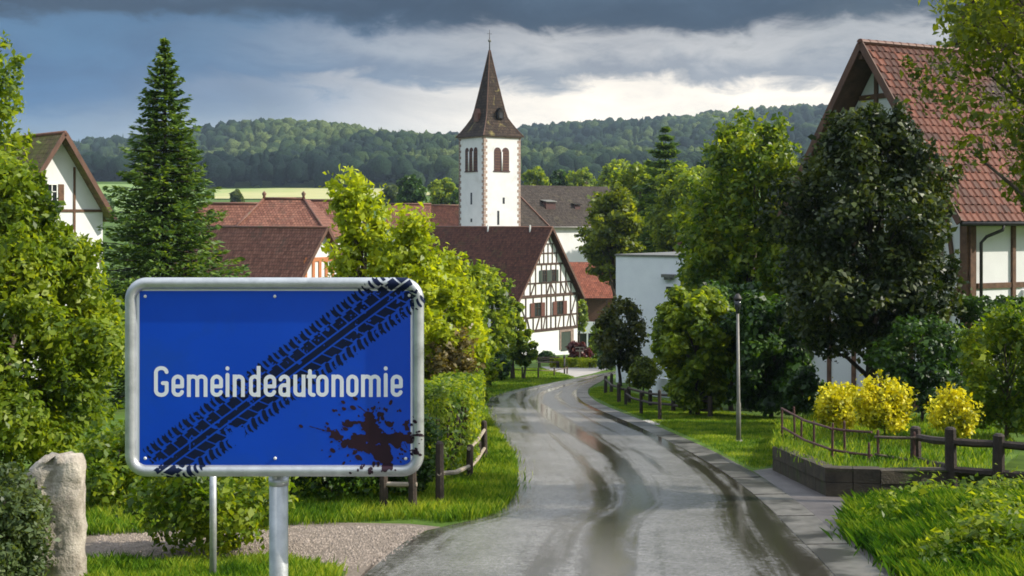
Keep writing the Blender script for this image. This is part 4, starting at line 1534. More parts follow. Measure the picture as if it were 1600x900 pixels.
    for x in (5.6, 11.8, 17.0):
        yy = y0 + 2.0
        zz = zE + 2.0 * kk + 0.1
        big = x == 11.8
        mb = MB()
        hw, hh = (0.9, 1.1) if big else (0.5, 0.7)
        mb.box((x - hw, yy, zz - 0.2), (x + hw, yy + 2.5, zz + hh))
        dm = mb.build('dormer', M['louvre'], root)
        mb = MB()
        mb.add([(x - hw - 0.15, yy - 0.25, zz + hh + 0.02), (x + hw + 0.15, yy - 0.25, zz + hh + 0.02), (x + hw + 0.15, yy + 2.6, zz + hh + 0.5), (x - hw - 0.15, yy + 2.6, zz + hh + 0.5),
                (x - hw - 0.15, yy - 0.25, zz + hh + 0.12), (x + hw + 0.15, yy - 0.25, zz + hh + 0.12), (x + hw + 0.15, yy + 2.6, zz + hh + 0.6), (x - hw - 0.15, yy + 2.6, zz + hh + 0.6)],
               [(0, 3, 2, 1), (4, 5, 6, 7), (0, 1, 5, 4), (1, 2, 6, 5), (2, 3, 7, 6), (3, 0, 4, 7)])
        mb.build('dormer_roof', M['lamp_grey'] if big else M['roof_grey'], dm)


church()


# --- large tiled house on the right
def tile_mesh():
    """interlocking pan tile, 0.30 wide, 0.40 long (local y up the slope)"""
    prof = [(0.0, 0.030), (0.035, 0.045), (0.075, 0.030), (0.11, 0.010), (0.19, 0.004), (0.262, 0.012), (0.296, 0.030)]
    V, Fc = [], []
    for y, lift in ((0.0, 0.030), (0.39, 0.0)):
        for x, z in prof:
            V.append((x - 0.15, y, z + lift))
    n = len(prof)
    for k in range(n - 1):
        Fc.append((k, k + 1, k + 1 + n, k + n))
    for x, z in prof:
        V.append((x - 0.15, 0.0, z + 0.008))
    for k in range(n - 1):
        Fc.append((k + 2 * n, k + 1 + 2 * n, k + 1, k))
    return mesh('tile', V, Fc, M['tile'], False)


def tiled_house():
    D = 45.0
    pk = P(1345, 67, D)
    gz = -0.09 * D - 0.2
    w = 0.0994 * D
    rz = R_(-62)
    ridge = pk.z - 0.13 - gz
    eave_roof = CZ - gz
    oe = 0.55
    wi = w - oe
    k = (ridge + 0.0 - (eave_roof - 0.13)) / w
    eave = eave_roof - 0.13 + oe * k
    ax = Vector((math.cos(rz), math.sin(rz), 0))
    ay = Vector((-math.sin(rz), math.cos(rz), 0))
    og = 1.0
    pos = Vector((pk.x, D, gz)) + ay * og
    H = House('tiled_house', 'big half timbered house with steep red brown clay tile roof behind the dark tree', pos, rz, wi, 13.0, eave, ridge, M['plaster'], M['underside'], og, oe, th=0.10)
    root = H.root
    # single tiles on the slope that faces the street
    sl = math.hypot(w, ridge + 0.13 - H.ez)
    up = Vector((-w, 0, ridge + 0.13 - H.ez)).normalized()
    eav = Vector((w, 0, H.ez))
    along = Vector((0, 1, 0))
    nrm = along.cross(up).normalized()
    if nrm.z < 0:
        nrm = -nrm
    rows = 23
    pitch = sl / rows
    mats = []
    r = np.random.default_rng(4)
    Mw = Matrix.Translation(pos) @ Matrix.Rotation(rz, 4, 'Z')
    for i in range(rows):
        for j in range(41):
            y = -og + 0.15 + j * 0.297 + (0.1485 if i % 2 else 0)
            if y > 11.4:
                continue
            p = eav + up * (i * pitch - 0.04) + along * y + nrm * (0.004 + r.uniform(-0.004, 0.006))
            a = along * 1.0
            jit = Matrix.Rotation(R_(r.normal(0, 0.7)), 3, nrm)
            X, Y = jit @ (-along), jit @ up
            if X.cross(Y).dot(nrm) < 0:
                X = -X
            m = Matrix.Identity(4)
            for c_, vec in enumerate((X, Y, nrm)):
                for r_ in range(3):
                    m[r_][c_] = vec[r_]
            m.translation = p
            wp = Mw @ p
            u = 800 + F * wp.x / wp.y
            key = wp.y + (100 if u > 1600 else 0)
            mats.append((key, m))
    mats.sort(key=lambda q: q[0])
    tm = tile_mesh()
    par = H.slope
    for key, m in mats[:300]:
        o = obj('tile', tm, None, par)
        o.matrix_local = m
    V, Fc = [], []
    tv = [v.co.copy() for v in tm.vertices]
    tf = [tuple(p.vertices) for p in tm.polygons]
    for key, m in mats[300:]:
        b = len(V)
        V += [tuple(m @ v) for v in tv]
        Fc += [tuple(q + b for q in f) for f in tf]
    o = obj('tiles', mesh('tiles', V, Fc, M['tile']), None, par)
    o['kind'] = 'stuff'
    # ridge tiles, each a half round
    mbr = MB()
    n = 8
    for k_ in range(n):
        a = math.pi * k_ / (n - 1)
        mbr.v.append((0.15 * math.cos(a), 0, 0.12 * math.sin(a)))
    for k_ in range(n):
        a = math.pi * k_ / (n - 1)
        mbr.v.append((0.13 * math.cos(a), 0.40, 0.10 * math.sin(a)))
    mbr.f = [(k_, k_ + 1, k_ + 1 + n, k_ + n) for k_ in range(n - 1)] + [tuple(range(n))[::-1]]
    rme = mesh('ridge_tile', mbr.v, mbr.f, M['ridge_tile'], False)
    for j in range(34):
        o = obj('ridge_tile', rme, None, root)
        o.location = (0, -og - 0.05 + j * 0.37, ridge + 0.16)
    # gable timbers
    wv, ev = wi, eave
    tri = lambda z: wv * (ridge - z) / (ridge - ev)
    TB = M['timber_brown']
    for z in (0.45, 2.9, 5.0, ev - 0.05):
        H.beam((-wv, z), (wv, z), 0.22, TB)
    for z in (ev + 1.9, ev + 3.8):
        H.beam((-tri(z) + 0.1, z), (tri(z) - 0.1, z), 0.18, TB)
    for x in (-wv + 0.12, -2.7, -1.4, 0, 1.4, 2.75):
        H.beam((x, 0), (x, ev), 0.18, TB)
    for x in (-1.4, -0.25, 0.9):
        H.beam((x, ev), (x, ridge - abs(x) * H.pitch - 0.3), 0.16, TB)
    H.beam((2.8, 3.0), (wv - 0.2, 5.0), 0.16, TB)
    H.beam((3.6, 3.0), (2.9, 0.5), 0.16, TB)
    H.beam((wv - 0.15, 0), (wv - 0.15, ev), 0.30, TB)
    H.beam((3.35, 5.0), (2.95, ev), 0.14, TB)
    H.beam((0.13, 0), (0.13, ev), 0.26, TB, 'r')
    for y in (2.05, 3.9, 5.8, 7.7, 9.6, 11.5):
        H.beam((y, 0), (y, ev), 0.16, TB, 'r')
    for z in (0.45, 2.9, 4.6, ev - 0.1):
        H.beam((0.1, z), (12.9, z), 0.18, TB, 'r')
    for y in (3.0, 6.7):
        H.window(y, 4.75 - 1.6, 0.9, 1.2, 'r')
    # rain gutter and down pipe
    mb = MB()
    gx, gzz = w + 0.07, H.ez - 0.10
    mb.tube([(gx, -og, gzz), (gx, 12.8, gzz)], 0.075, 10)
    mb.build('eave_gutter', M['iron'], root, True)
    mb = MB()
    mb.tube([(gx, 0.95, gzz), (gx - 0.02, 0.9, gzz - 0.2), (wi + 0.25, 0.55, gzz - 0.42), (wi + 0.14, 0.42, gzz - 0.62), (wi + 0.14, 0.42, 0)], 0.055, 10)
    mb.build('down_pipe', M['iron'], root, True)
    # bargeboard overlap tiles hang: purlin ends under the overhang
    for f in (0.98, 0.5, 0.02):
        for s in (-1, 1):
            x = s * wi * f
            z = ridge - abs(x) * H.pitch - 0.22
            mb = MB()
            mb.box((x - 0.09, -og + 0.05, z - 0.10), (x + 0.09, 0.05, z + 0.10))
            mb.build('purlin', M['board'], root)
            if f < 0.1:
                break


tiled_house()


# --- taller gabled barn behind it
def barn():
    D = 58.0
    pk = P(1606, -150, D)
    gz = -5.2
    H = House('gabled_barn', 'tall dark gabled barn rising behind the ridge of the tiled house', (pk.x, D, gz), R_(-62), 5.6, 12, 12.4, pk.z - gz, M['board'], M['roof_brown'], 1.0, 0.5)
    for x in np.arange(-5.3, 5.4, 0.62):
        H.beam((x, 0), (x, min(H.ridge - abs(x) * H.pitch - 0.25, 19)), 0.07, M['timber'])


barn()


# --- house with mossy roof on the left
def left_house():
    D = 75.0
    pk = P(92, 212, D)
    gz = -6.9
    wi = 2.75
    H = House('mossy_roof_house', 'white gabled house with mossy roof half hidden by the left tree', (pk.x, D, gz), R_(45), wi, 11, 10.0, pk.z - gz, M['plaster'], M['roof_moss'], 0.8, 0.45)
    tri = lambda z: wi * (H.ridge - z) / (H.ridge - H.eave)
    for z in (7.0, 10.0):
        hw = wi if z <= 10 else tri(z)
        H.beam((-hw, z), (hw, z), 0.16, M['timber_brown'])
    for x in (-0.9, 0.95):
        H.beam((x, 7.0), (x, H.ridge - abs(x) * H.pitch - 0.3), 0.13, M['timber_brown'])
    H.window(-0.45, 10.4, 0.55, 1.1, shutter=M['timber_brown'])
    H.window(0.45, 7.6, 0.7, 1.2)


left_house()


# --- houses with brown roofs behind the sign
def brown_houses():
    D = 105.0
    pk = P(504, 358, D)
    H = House('brown_roof_house', 'house with broad brown roof and orange timbered gable above the sign', (pk.x, D, -9.6), R_(55), 4.6, 15, 5.2, pk.z + 9.6, M['plaster'], M['roof_far'], 0.6, 0.5)
    for z in (5.3, 7.2):
        H.beam((-4.5 * (1 if z < 6 else 0.66), z), (4.5 * (1 if z < 6 else 0.66), z), 0.3, M['timber_red'])
    for x in (-4.4, -3.3, -2.2, -1.1, 0, 1.1, 2.2, 3.3, 4.4):
        H.beam((x, 2.5), (x, 5.2 if abs(x) > 2.3 else 7.1), 0.26, M['timber_red'])
    for z, hw in ((8.95, 2.0), (7.2, 3.0)):
        H.beam((-hw, z), (hw, z), 0.34, M['timber_red'])
    for x in (-2.0, -1.1, -0.35, 0.4, 1.2, 2.0):
        H.beam((x, 7.2), (x, 8.9), 0.3, M['timber_red'])
    H.window(-1.65, 5.6, 0.7, 1.2, frame=M['timber_red'])
    H.window(0.55, 5.6, 0.7, 1.2, frame=M['timber_red'])
    # hipped roof house behind
    D = 122.0
    root = tag(empty('hipped_roof_house', (upx(430, D), D, -11)), 'farmhouse with large hipped brown roof and finials behind the brown roof house', 'house')
    zr = P(0, 310, D).z + 11
    ze = P(0, 372, D).z + 11
    x0, x1 = (397 - 430) / F * D, (461 - 430) / F * D
    e0, e1 = (352 - 430) / F * D, (515 - 430) / F * D
    MB().box((e0 + 0.5, 0.5, -1), (e1 - 0.5, 13, ze)).build('wall', M['plaster_old'], root)
    ry = 5.0
    A, B, C, Dd = Vector((e0, 0, ze)), Vector((e1, 0, ze)), Vector((x1, ry, zr)), Vector((x0, ry, zr))
    roof_slope(root, A, B, C, Dd, M['roof_far'])
    E, Fp, Gp_, Hh = Vector((e1, 0, ze)), Vector((e1, 14, ze)), Vector((x1, 9, zr)), Vector((x1, ry, zr))
    roof_slope(root, E, Fp, Gp_, Hh, M['roof_far'])
    roof_slope(root, Vector((e0, 14, ze)), Vector((e0, 0, ze)), Dd, Vector((x0, 9, zr)), M['roof_far'])
    roof_slope(root, Fp, Vector((e0, 14, ze)), Vector((x0, 9, zr)), Gp_, M['roof_far'])
    for a, b in ((A, Dd), (B, C), (Dd, C)):
        mb = MB()
        mb.tube([a + Vector((0, 0, 0.08)), b + Vector((0, 0, 0.08))], 0.13, 6)
        mb.build('hip_tiles', M['ridge_tile'], root, True)
    for q in (C, Dd):
        mb = MB()
        mb.tube([q, q + Vector((0, 0, 0.3)), q + Vector((0, 0, 0.55)), q + Vector((0, 0, 0.8))], [0.2, 0.12, 0.24, 0.05], 8)
        mb.build('finial', M['ridge_tile'], root, True)
    # low wing to the left, small roof to the right
    for nm, lb, u0, u1, v0, v1, D, mt in (
            ('long_roof_house', 'long low house with faded brown roof beside the spruce', 300, 400, 318, 372, 128, 'roof_far'),
            ('small_roof_house', 'small house with pinkish brown roof behind the golden tree', 470, 560, 313, 352, 150, 'roof_far'),
            ('red_roof_house', 'house with dull red roof between the golden tree and the tower', 605, 668, 319, 356, 172, 'roof_far'),
            ('brick_roof_house', 'house with dark red roof just left of the church tower', 648, 724, 321, 360, 195, 'roof_brown')):
        gz = gz1(D)
        root = tag(empty(nm, (upx((u0 + u1) / 2, D), D, gz)), lb, 'house')
        hw = (u1 - u0) / 2 / F * D
        zr, ze = P(0, v0, D).z - gz, P(0, v1, D).z - gz
        run = (zr - ze) * 1.0
        MB().add([(-hw, 0.4, -1), (hw, 0.4, -1), (hw, 2 * run - 0.4, -1), (-hw, 2 * run - 0.4, -1), (-hw, 0.4, ze), (hw, 0.4, ze), (hw, 2 * run - 0.4, ze), (-hw, 2 * run - 0.4, ze), (-hw, run, zr - 0.2), (hw, run, zr - 0.2)],
                 [(0, 1, 5, 4), (1, 2, 6, 9, 5), (2, 3, 7, 6), (3, 0, 4, 8, 7), (4, 5, 9, 8), (6, 7, 8, 9)]).build('wall', M['plaster'], root)
        roof_slope(root, (-hw - 0.3, 0, ze), (hw + 0.3, 0, ze), (hw + 0.3, run, zr), (-hw - 0.3, run, zr), M[mt])
        roof_slope(root, (-hw - 0.3, 2 * run, ze), (hw + 0.3, 2 * run, ze), (hw + 0.3, run, zr), (-hw - 0.3, run, zr), M[mt])
        mb = MB()
        mb.tube([(-hw - 0.3, run, zr + 0.05), (hw + 0.3, run, zr + 0.05)], 0.14, 6)
        mb.build('ridge', M['ridge_tile'], root, True)
        mb = MB()
        cx = hw * 0.3
        mb.box((cx - 0.35, run + 0.4, zr - 1.0), (cx + 0.35, run + 1.1, zr + 0.15))
        mb.build('chimney', M['quoin'], root)


brown_houses()


# --- flat white building behind the small tree
def white_building():
    D = 69.0
    zt = P(0, 400, D).z
    gz = gz1(D)
    root = tag(empty('white_building', (5.6, D, gz), R_(-35)), 'plain white flat topped building behind the small dark tree', 'building')
    h = zt - gz
    MB().box((0, 0, -0.5), (10.5, 7, h)).build('wall', M['plaster_old'], root)
    MB().box((-0.06, -0.06, h), (10.56, 7.06, h + 0.10)).build('coping', M['lamp_grey'], root)
    # wall lamp: bracket and hood
    x = (1040 - 963) / F * D * 1.16
    z = P(0, 429, D).z - gz
    mb = MB()
    mb.box((x - 0.18, -0.30, z - 0.06), (x + 0.55, 0, z + 0.10)).box((x - 0.05, -0.22, z - 0.20), (x + 0.35, -0.06, z - 0.061))
    mb.build('wall_lamp', M['lamp_grey'], root)
    z = P(0, 455, D).z - gz
    mb = MB()
    mb.box((x - 0.05, -0.05, z - 0.1), (x + 0.45, -0.001, z + 0.4))
    w = mb.build('window', M['frame_white'], root)
    MB().box((x, -0.06, z - 0.04), (x + 0.4, -0.051, z + 0.34)).build('pane', M['glass'], w)
    # low white yard wall in front
    mb = MB()
    a, b = G(1020, 618), G(1090, 626)
    mb.bar(a + Vector((0, 0, 0.25)), b + Vector((0, 0, 0.3)), 0.3, 1.0)
    o = mb.build('yard_wall', M['plaster_old'])
    tag(o, 'low white yard wall behind the paddock fence', 'wall')


white_building()


def far_right_house():
    D = 96.0
    pk = P(1098, 330, D)
    House('dark_roof_house', 'house with dark brown roof peeping over the white building', (pk.x, D, -9), R_(-40), 4.6, 11, 5.2, pk.z + 9, M['plaster'], M['roof_brown'], 0.6, 0.5)


far_right_house()


def low_house():
    D = 172.0
    gz = -15.0
    u = lambda q: upx(q, D)
    root = tag(empty('low_red_house', (0, D, gz)), 'low house with orange red roof beside the half timbered house', 'house')
    zr, ze = P(0, 411, D).z - gz, P(0, 466, D).z - gz
    MB().box((u(885), 1.2, -0.5), (u(965), 9, ze)).build('wall', M['timber_brown'], root)
    roof_slope(root, (u(888), 0, ze), (u(972), 0, ze), (u(962), 4.5, zr), (u(886), 4.5, zr), M['roof_red'])
    roof_slope(root, (u(888), 9.8, ze), (u(972), 9.8, ze), (u(962), 4.5, zr), (u(886), 4.5, zr), M['roof_red'])
    zb0, zb1 = P(0, 521, D).z - gz, P(0, 503, D).z - gz
    MB().box((u(888), 0.2, zb0), (u(952), 0.4, zb1)).build('balcony', M['plaster_old'], root)
    for q in (890, 918, 948):
        MB().box((u(q) - 0.1, 0.21, 0), (u(q) + 0.1, 0.39, zb0)).build('post', M['plaster_old'], root)
        MB().box((u(q) - 0.09, 0.22, zb1), (u(q) + 0.09, 0.38, ze)).build('post', M['timber'], root)
    mb = MB()
    mb.box((u(905), 1.1, 0.4), (u(925), 1.2, 2.2))
    mb.build('door', M['glass'], root)


low_house()
# ------------------------------------------------------------------ vegetation
def unit(v):
    return v / np.maximum(np.linalg.norm(v, axis=-1, keepdims=True), 1e-9)


def leaf_quads(r, pos, nrm, length, width):
    """folded leaves: pos (n,3), nrm (n,3)"""
    n = len(pos)
    t = unit(np.cross(nrm, r.normal(size=(n, 3))))
    b = np.cross(nrm, t)
    k = np.clip(r.lognormal(0, 0.33, n), 0.4, 1.75)
    l = (length * k)[:, None]
    w = (width * k * r.uniform(0.75, 1.2, n))[:, None]
    V = np.empty((n, 4, 3))
    V[:, 0] = pos - t * l * 0.5
    V[:, 1] = pos + b * w * 0.5 + nrm * w * 0.18 - t * l * 0.06
    V[:, 2] = pos + t * l * 0.5 - nrm * l * 0.10
    V[:, 3] = pos - b * w * 0.5 + nrm * w * 0.18 - t * l * 0.06
    return V


def lobe_leaves(r, lobes, n, leaf, aspect=0.6, up=0.35, flat=0.8):
    """lobes (k,4): centre and radius; leaves crowd towards each lobe's outside"""
    wgt = lobes[:, 3] ** 2
    idx = r.choice(len(lobes), n, p=wgt / wgt.sum())
    d = unit(r.normal(size=(n, 3)))
    rad = lobes[idx, 3] * np.where(r.random(n) < 0.85, r.uniform(0.55, 1.08, n), r.uniform(1.0, 1.35, n))
    pos = lobes[idx, :3] + d * rad[:, None] * np.array([1, 1, flat])
    nrm = unit(d * 0.7 + np.array([0, 0, up]) + r.normal(size=(n, 3)) * 0.45)
    return leaf_quads(r, pos, nrm, leaf, leaf * aspect)


def shoot_leaves(r, base, tip, n, leaf, spread, aspect=0.6):
    """leaves along upright shoots base -> tip (k,3)"""
    k = len(base)
    idx = r.integers(0, k, n)
    t = r.random(n)
    pos = base[idx] + (tip - base)[idx] * t[:, None] + r.normal(size=(n, 3)) * (spread * (1.1 - 0.7 * t))[:, None]
    nrm = unit(r.normal(size=(n, 3)) + np.array([0, 0, 0.5]))
    return leaf_quads(r, pos, nrm, leaf, leaf * aspect)


def envelope(kind, t):
    if kind == 'oval':
        return math.sqrt(max(0.0, 1 - (2 * t - 0.9) ** 2 / 1.25))
    if kind == 'egg':
        return max(0.05, math.sin(math.pi * min(1, t ** 0.7 * 0.93 + 0.07)))
    if kind == 'cone':
        return max(0.06, (1 - t) ** 0.8)
    if kind == 'round':
        return math.sqrt(max(0.02, 1 - (2 * t - 1) ** 2))
    if kind == 'spread':
        return 0.55 + 0.45 * math.sin(math.pi * t)
    return 1.0


def make_lobes(r, k, R, z0, z1, kind, size=0.30, inner=0.35):
    L = []
    for i in range(k):
        t = (i + r.random()) / k
        e = envelope(kind, t) * R * r.uniform(0.78, 1.2)
        a = i * 2.39996 + r.uniform(-0.5, 0.5)
        q = e * math.sqrt(r.uniform(inner, 1.0)) * (1 - size * 0.6)
        rr = R * size * r.uniform(0.65, 1.2) * (0.55 + 0.45 * envelope(kind, t))
        L.append((q * math.cos(a), q * math.sin(a), z0 + (z1 - z0) * (0.06 + 0.9 * t), rr))
    return np.array(L)


def trunk_mesh(r, lobes, z0, R0, mat, root, lean=(0, 0), limbs=18, name='trunk', ground=-0.15):
    top = float(lobes[:, 2].max())
    pts, rad = [], []
    n = 8
    for i in range(n):
        t = i / (n - 1)
        wob = 0.0 if i < 2 else R0 * 0.9
        pts.append(Vector((lean[0] * t + r.uniform(-wob, wob), lean[1] * t + r.uniform(-wob, wob), ground + (top * 0.92 - ground) * t)))
        rad.append(max(R0 * (1.25 if i == 0 else 1.0) * (1 - 0.86 * t), 0.012))
    mb = MB()
    mb.tube(pts, rad, 8)
    sel = r.permutation(len(lobes))[:limbs]
    for j in sel:
        c = Vector(lobes[j, :3])
        t = min(0.93, max(0.12, (c.z * 0.62 - ground) / (top * 0.92 - ground)))
        k = t * (n - 1)
        i = int(k)
        p = pts[i].lerp(pts[min(i + 1, n - 1)], k - i)
        mid = p.lerp(c, 0.5) + Vector((r.uniform(-.1, .1), r.uniform(-.1, .1), 0.10 * (c - p).length))
        rr = max(R0 * (1 - 0.86 * t) * 0.5, 0.010)
        mb.tube([p, mid, c], [rr, rr * 0.65, rr * 0.25], 5)
    return mb.build(name, mat, root, True)


def crown_obj(V, mat, root, name='crown'):
    return obj(name, np_mesh(name, V, 4, mat), None, root)


def tree(name, label, u, d, vtop, vbot, rpx, n, leafpx, mat, seed, kind='oval', lobes=40, size=0.30, shoots=0, shoot_len=0.5, bark='bark', trunk=0.03, cat='tree', flat=0.8, group=None, lean=(0, 0), aspect=0.6, up=0.35, inner=0.35, ry=None, base=None, limbs=18, squash=None):
    """a tree whose crown is seen between rows vtop and vbot, half width rpx, at distance d"""
    r = np.random.default_rng(seed)
    b = ground_at(u, d) if base is None else base
    root = tag(empty(name, b), label, cat, group)
    z1, z0 = P(0, vtop, d).z - b.z, P(0, vbot, d).z - b.z
    z0 = max(z0, 0.15)
    R = rpx / F * d
    leaf = leafpx / F * d
    lb = make_lobes(r, lobes, R, z0, z1, kind, size, inner)
    if ry:
        lb[:, 1] *= ry
    lb[:, 0] += lean[0] * lb[:, 2] / max(z1, 0.1)
    lb[:, 1] += lean[1] * lb[:, 2] / max(z1, 0.1)
    ns = 0
    parts = []
    if shoots:
        ns = int(n * 0.35)
        idx = r.integers(0, len(lb), shoots)
        dirv = unit(r.normal(size=(shoots, 3)))
        dirv[:, 2] = np.abs(dirv[:, 2])
        bs = lb[idx, :3] + dirv * lb[idx, 3:4] * 0.75
        tip = bs + unit(dirv * 0.55 + np.array([0, 0, 0.9])) * (shoot_len * r.uniform(0.5, 1.2, shoots))[:, None]
        parts.append(shoot_leaves(r, bs, tip, ns, leaf, leaf * 1.1, aspect))
    parts.append(lobe_leaves(r, lb, n - ns, leaf, aspect, up, flat))
    V = np.concatenate(parts)
    V[:, :, 2] = np.maximum(V[:, :, 2], 0.02)
    crown_obj(V, LM[mat], root, 'crown' if cat == 'tree' else 'foliage')
    trunk_mesh(r, lb, z0, trunk * max(z1, 0.5), M[bark], root, lean, limbs=limbs, name='trunk' if cat == 'tree' else 'stem')
    return root


def conifer(name, label, u, d, vtop, rpx, vbase, seed, mat='pine', whorls=46, per=9, needle_px=8.0, droop=0.25):
    r = np.random.default_rng(seed)
    b = ground_at(u, d)
    root = tag(empty(name, b), label, 'tree')
    H = P(0, vtop, d).z - b.z
    zw = P(0, vbase, d).z - b.z            # height where the half width rpx is seen
    Rw = rpx / F * d
    ln = needle_px / F * d
    pos, dirs, size = [], [], []
    mb = MB()
    mb.tube([(0, 0, -0.2), (0.03, 0, H * 0.5), (0, 0, H)], [H * 0.016, H * 0.009, 0.012], 8)
    for i in range(whorls):
        t = i / (whorls - 1)
        z = 0.6 + (H - 0.75) * t ** 0.92
        f = (H - z) / (H - zw)
        Lb = Rw * min(f ** 0.9, 1.12) * r.uniform(0.9, 1.08)
        for j in range(per):
            a = j * 2 * math.pi / per + i * 0.83 + r.uniform(-0.25, 0.25)
            L = max(Lb * r.uniform(0.72, 1.12), 0.09)
            out = np.array([math.cos(a), math.sin(a), 0])
            sd = np.array([-out[1], out[0], 0])
            rise = 0.35 if t > 0.85 else 0.12 - droop * (1 - t)
            P0 = np.array([0, 0, z])
            if L > 0.5:
                q = P0 + out * L * 0.55 + np.array([0, 0, L * (rise * 0.5 - 0.06)])
                mb.tube([tuple(P0), tuple(q), tuple(P0 + out * L * 0.95 + np.array([0, 0, L * rise]))], [0.028, 0.018, 0.006], 4, False)
            k = max(4, int(L / (ln * 0.55)))
            for m in range(k):
                s = (m + r.random()) / k
                s = 0.18 + 0.82 * s
                sag = rise * s * s - 0.10 * math.sin(math.pi * s)
                c = P0 + out * L * s + np.array([0, 0, L * sag])
                side = (0.10 + 0.34 * (1 - s)) * L
                for q_ in range(5):
                    o = r.uniform(-1, 1)
                    p = c + sd * o * side + np.array([0, 0, -abs(o) * side * 0.25 + r.normal(0, 0.04)])
                    pos.append(p)
                    dirs.append(out * r.uniform(0.5, 1.1) + sd * o * 1.0 + np.array([0, 0, r.uniform(-0.45, 0.35)]) + r.normal(size=3) * 0.22)
                    size.append(ln * r.uniform(0.7, 1.3))
    pos, dirs, size = np.array(pos), unit(np.array(dirs)), np.array(size)[:, None]
    n = len(pos)
    side = unit(np.cross(dirs, r.normal(size=(n, 3)) * 0.6 + np.array([0, 0, 1.0])))
    upv = np.cross(side, dirs)
    V = np.empty((n, 4, 3))
    V[:, 0] = pos - dirs * size * 0.5
    V[:, 1] = pos + side * size * 0.24 - upv * size * 0.07
    V[:, 2] = pos + dirs * size * 0.62
    V[:, 3] = pos - side * size * 0.24 - upv * size * 0.07
    crown_obj(V, LM[mat], root)
    mb.build('trunk', M['bark_dark'], root, True)
    return root


def hedge(name, label, pts, wid, hgt, n, leafm, mat, seed, cat='hedge', rough=0.10):
    """clipped hedge along ground points"""
    r = np.random.default_rng(seed)
    pts = [Vector(p) for p in pts]
    base = pts[0].copy()
    root = tag(empty(name, base), label, cat)
    seg = [(a - base, b - base, (b - a).length) for a, b in zip(pts, pts[1:])]
    tot = sum(s[2] for s in seg)
    pr = np.array([s[2] for s in seg]) / tot
    idx = r.choice(len(seg), n, p=pr)
    t = r.random(n)
    A = np.array([tuple(s[0]) for s in seg])[idx]
    B = np.array([tuple(s[1]) for s in seg])[idx]
    c = A + (B - A) * t[:, None]
    tang = unit((B - A) * np.array([1, 1, 0]))
    nor = np.stack([-tang[:, 1], tang[:, 0], np.zeros(n)], 1)
    face = r.random(n)
    o = np.where(face < 0.34, -1, np.where(face < 0.68, 1, r.uniform(-1, 1, n)))
    h = np.where(face < 0.68, r.random(n), 1.0)
    depth = 1 - np.abs(r.normal(0, 0.10, n))
    lump = 1 + rough * np.sin(c[:, 0] * 3.1 + c[:, 1] * 2.3) + rough * r.normal(size=n) * 0.5
    pos = c + nor * (o * wid / 2 * depth * lump)[:, None]
    pos[:, 2] += hgt * h * np.where(face < 0.68, 1, depth) * (1 + 0.5 * rough * np.sin(c[:, 0] * 4 + c[:, 1] * 5))
    nv = unit(nor * np.where(face < 0.68, o, 0)[:, None] + np.array([0, 0, 1.0]) * np.where(face < 0.68, 0.35, 1.0)[:, None] + r.normal(size=(n, 3)) * 0.5)
    crown_obj(leaf_quads(r, pos, nv, leafm, leafm * 0.62), LM[mat], root, 'foliage')
    mb = MB()
    for a, b, l in seg:
        k = max(2, int(l / 0.5))
        for i in range(k):
            p = a.lerp(b, (i + 0.5) / k)
            mb.tube([p + Vector((0, 0, -0.1)), p + Vector((r.uniform(-.05, .05), r.uniform(-.05, .05), hgt * 0.8))], [0.03, 0.012], 5)
            for q in range(4):
                z = hgt * r.uniform(0.2, 0.7)
                mb.tube([p + Vector((0, 0, z)), p + Vector((r.uniform(-.3, .3) * wid, r.uniform(-.3, .3) * wid, z + 0.2 * hgt))], [0.015, 0.005], 4)
    mb.build('stem', M['bark_dark'], root)
    return root


def shrub(name, label, u, v, d, vtop, rpx, n, leafpx, mat, seed, **kw):
    """bush with its foot at distance d"""
    kw.setdefault('kind', 'spread')
    kw.setdefault('lobes', 22)
    kw.setdefault('size', 0.36)
    kw.setdefault('trunk', 0.018)
    return tree(name, label, u, d, vtop, v, rpx, n, leafpx, mat, seed, cat='shrub', **kw)


# --- left side, near
tree('leafy_tree', 'dense sunlit green tree filling the left edge behind the stone pillar', 16, 22.5, 284, 748, 188, 62000, 10.0, 'green', 101, 'egg', 90, 0.27, shoots=160, shoot_len=0.5, trunk=0.022)
tree('tall_left_tree', 'taller loose green tree at the upper left edge', -92, 29, 45, 420, 155, 15000, 10.0, 'green', 102, 'oval', 34, 0.26, shoots=80, shoot_len=0.7)
shrub('dark_bush', 'dark small leaved bush in front of the stone pillar', 8, 905, 12.4, 760, 88, 9000, 8.5, 'grey', 103, lobes=26, shoots=30, shoot_len=0.15)
shrub('leafy_bush', 'light green leafy bush behind the two sign posts', 325, 872, 14.6, 725, 120, 6000, 11, 'bright', 104, shoots=90, shoot_len=0.4)
shrub('garden_bush', 'green bush with bare stems between the stone pillar and the sign', 185, 818, 18.2, 690, 78, 4200, 9, 'bright', 105, shoots=50, shoot_len=0.3)
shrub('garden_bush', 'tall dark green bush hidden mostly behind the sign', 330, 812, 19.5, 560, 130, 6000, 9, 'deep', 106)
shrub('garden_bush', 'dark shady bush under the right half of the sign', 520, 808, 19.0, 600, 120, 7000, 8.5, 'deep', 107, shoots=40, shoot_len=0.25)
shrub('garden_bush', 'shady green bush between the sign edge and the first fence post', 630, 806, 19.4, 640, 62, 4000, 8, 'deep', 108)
hedge('clipped_hedge', 'bright clipped leafy hedge behind the left wooden fence', [ground_at(640, 21.2), ground_at(700, 22.4), ground_at(716, 26.5), ground_at(726, 31)], 0.9, 1.62, 16000, 0.085, 'bright', 109)

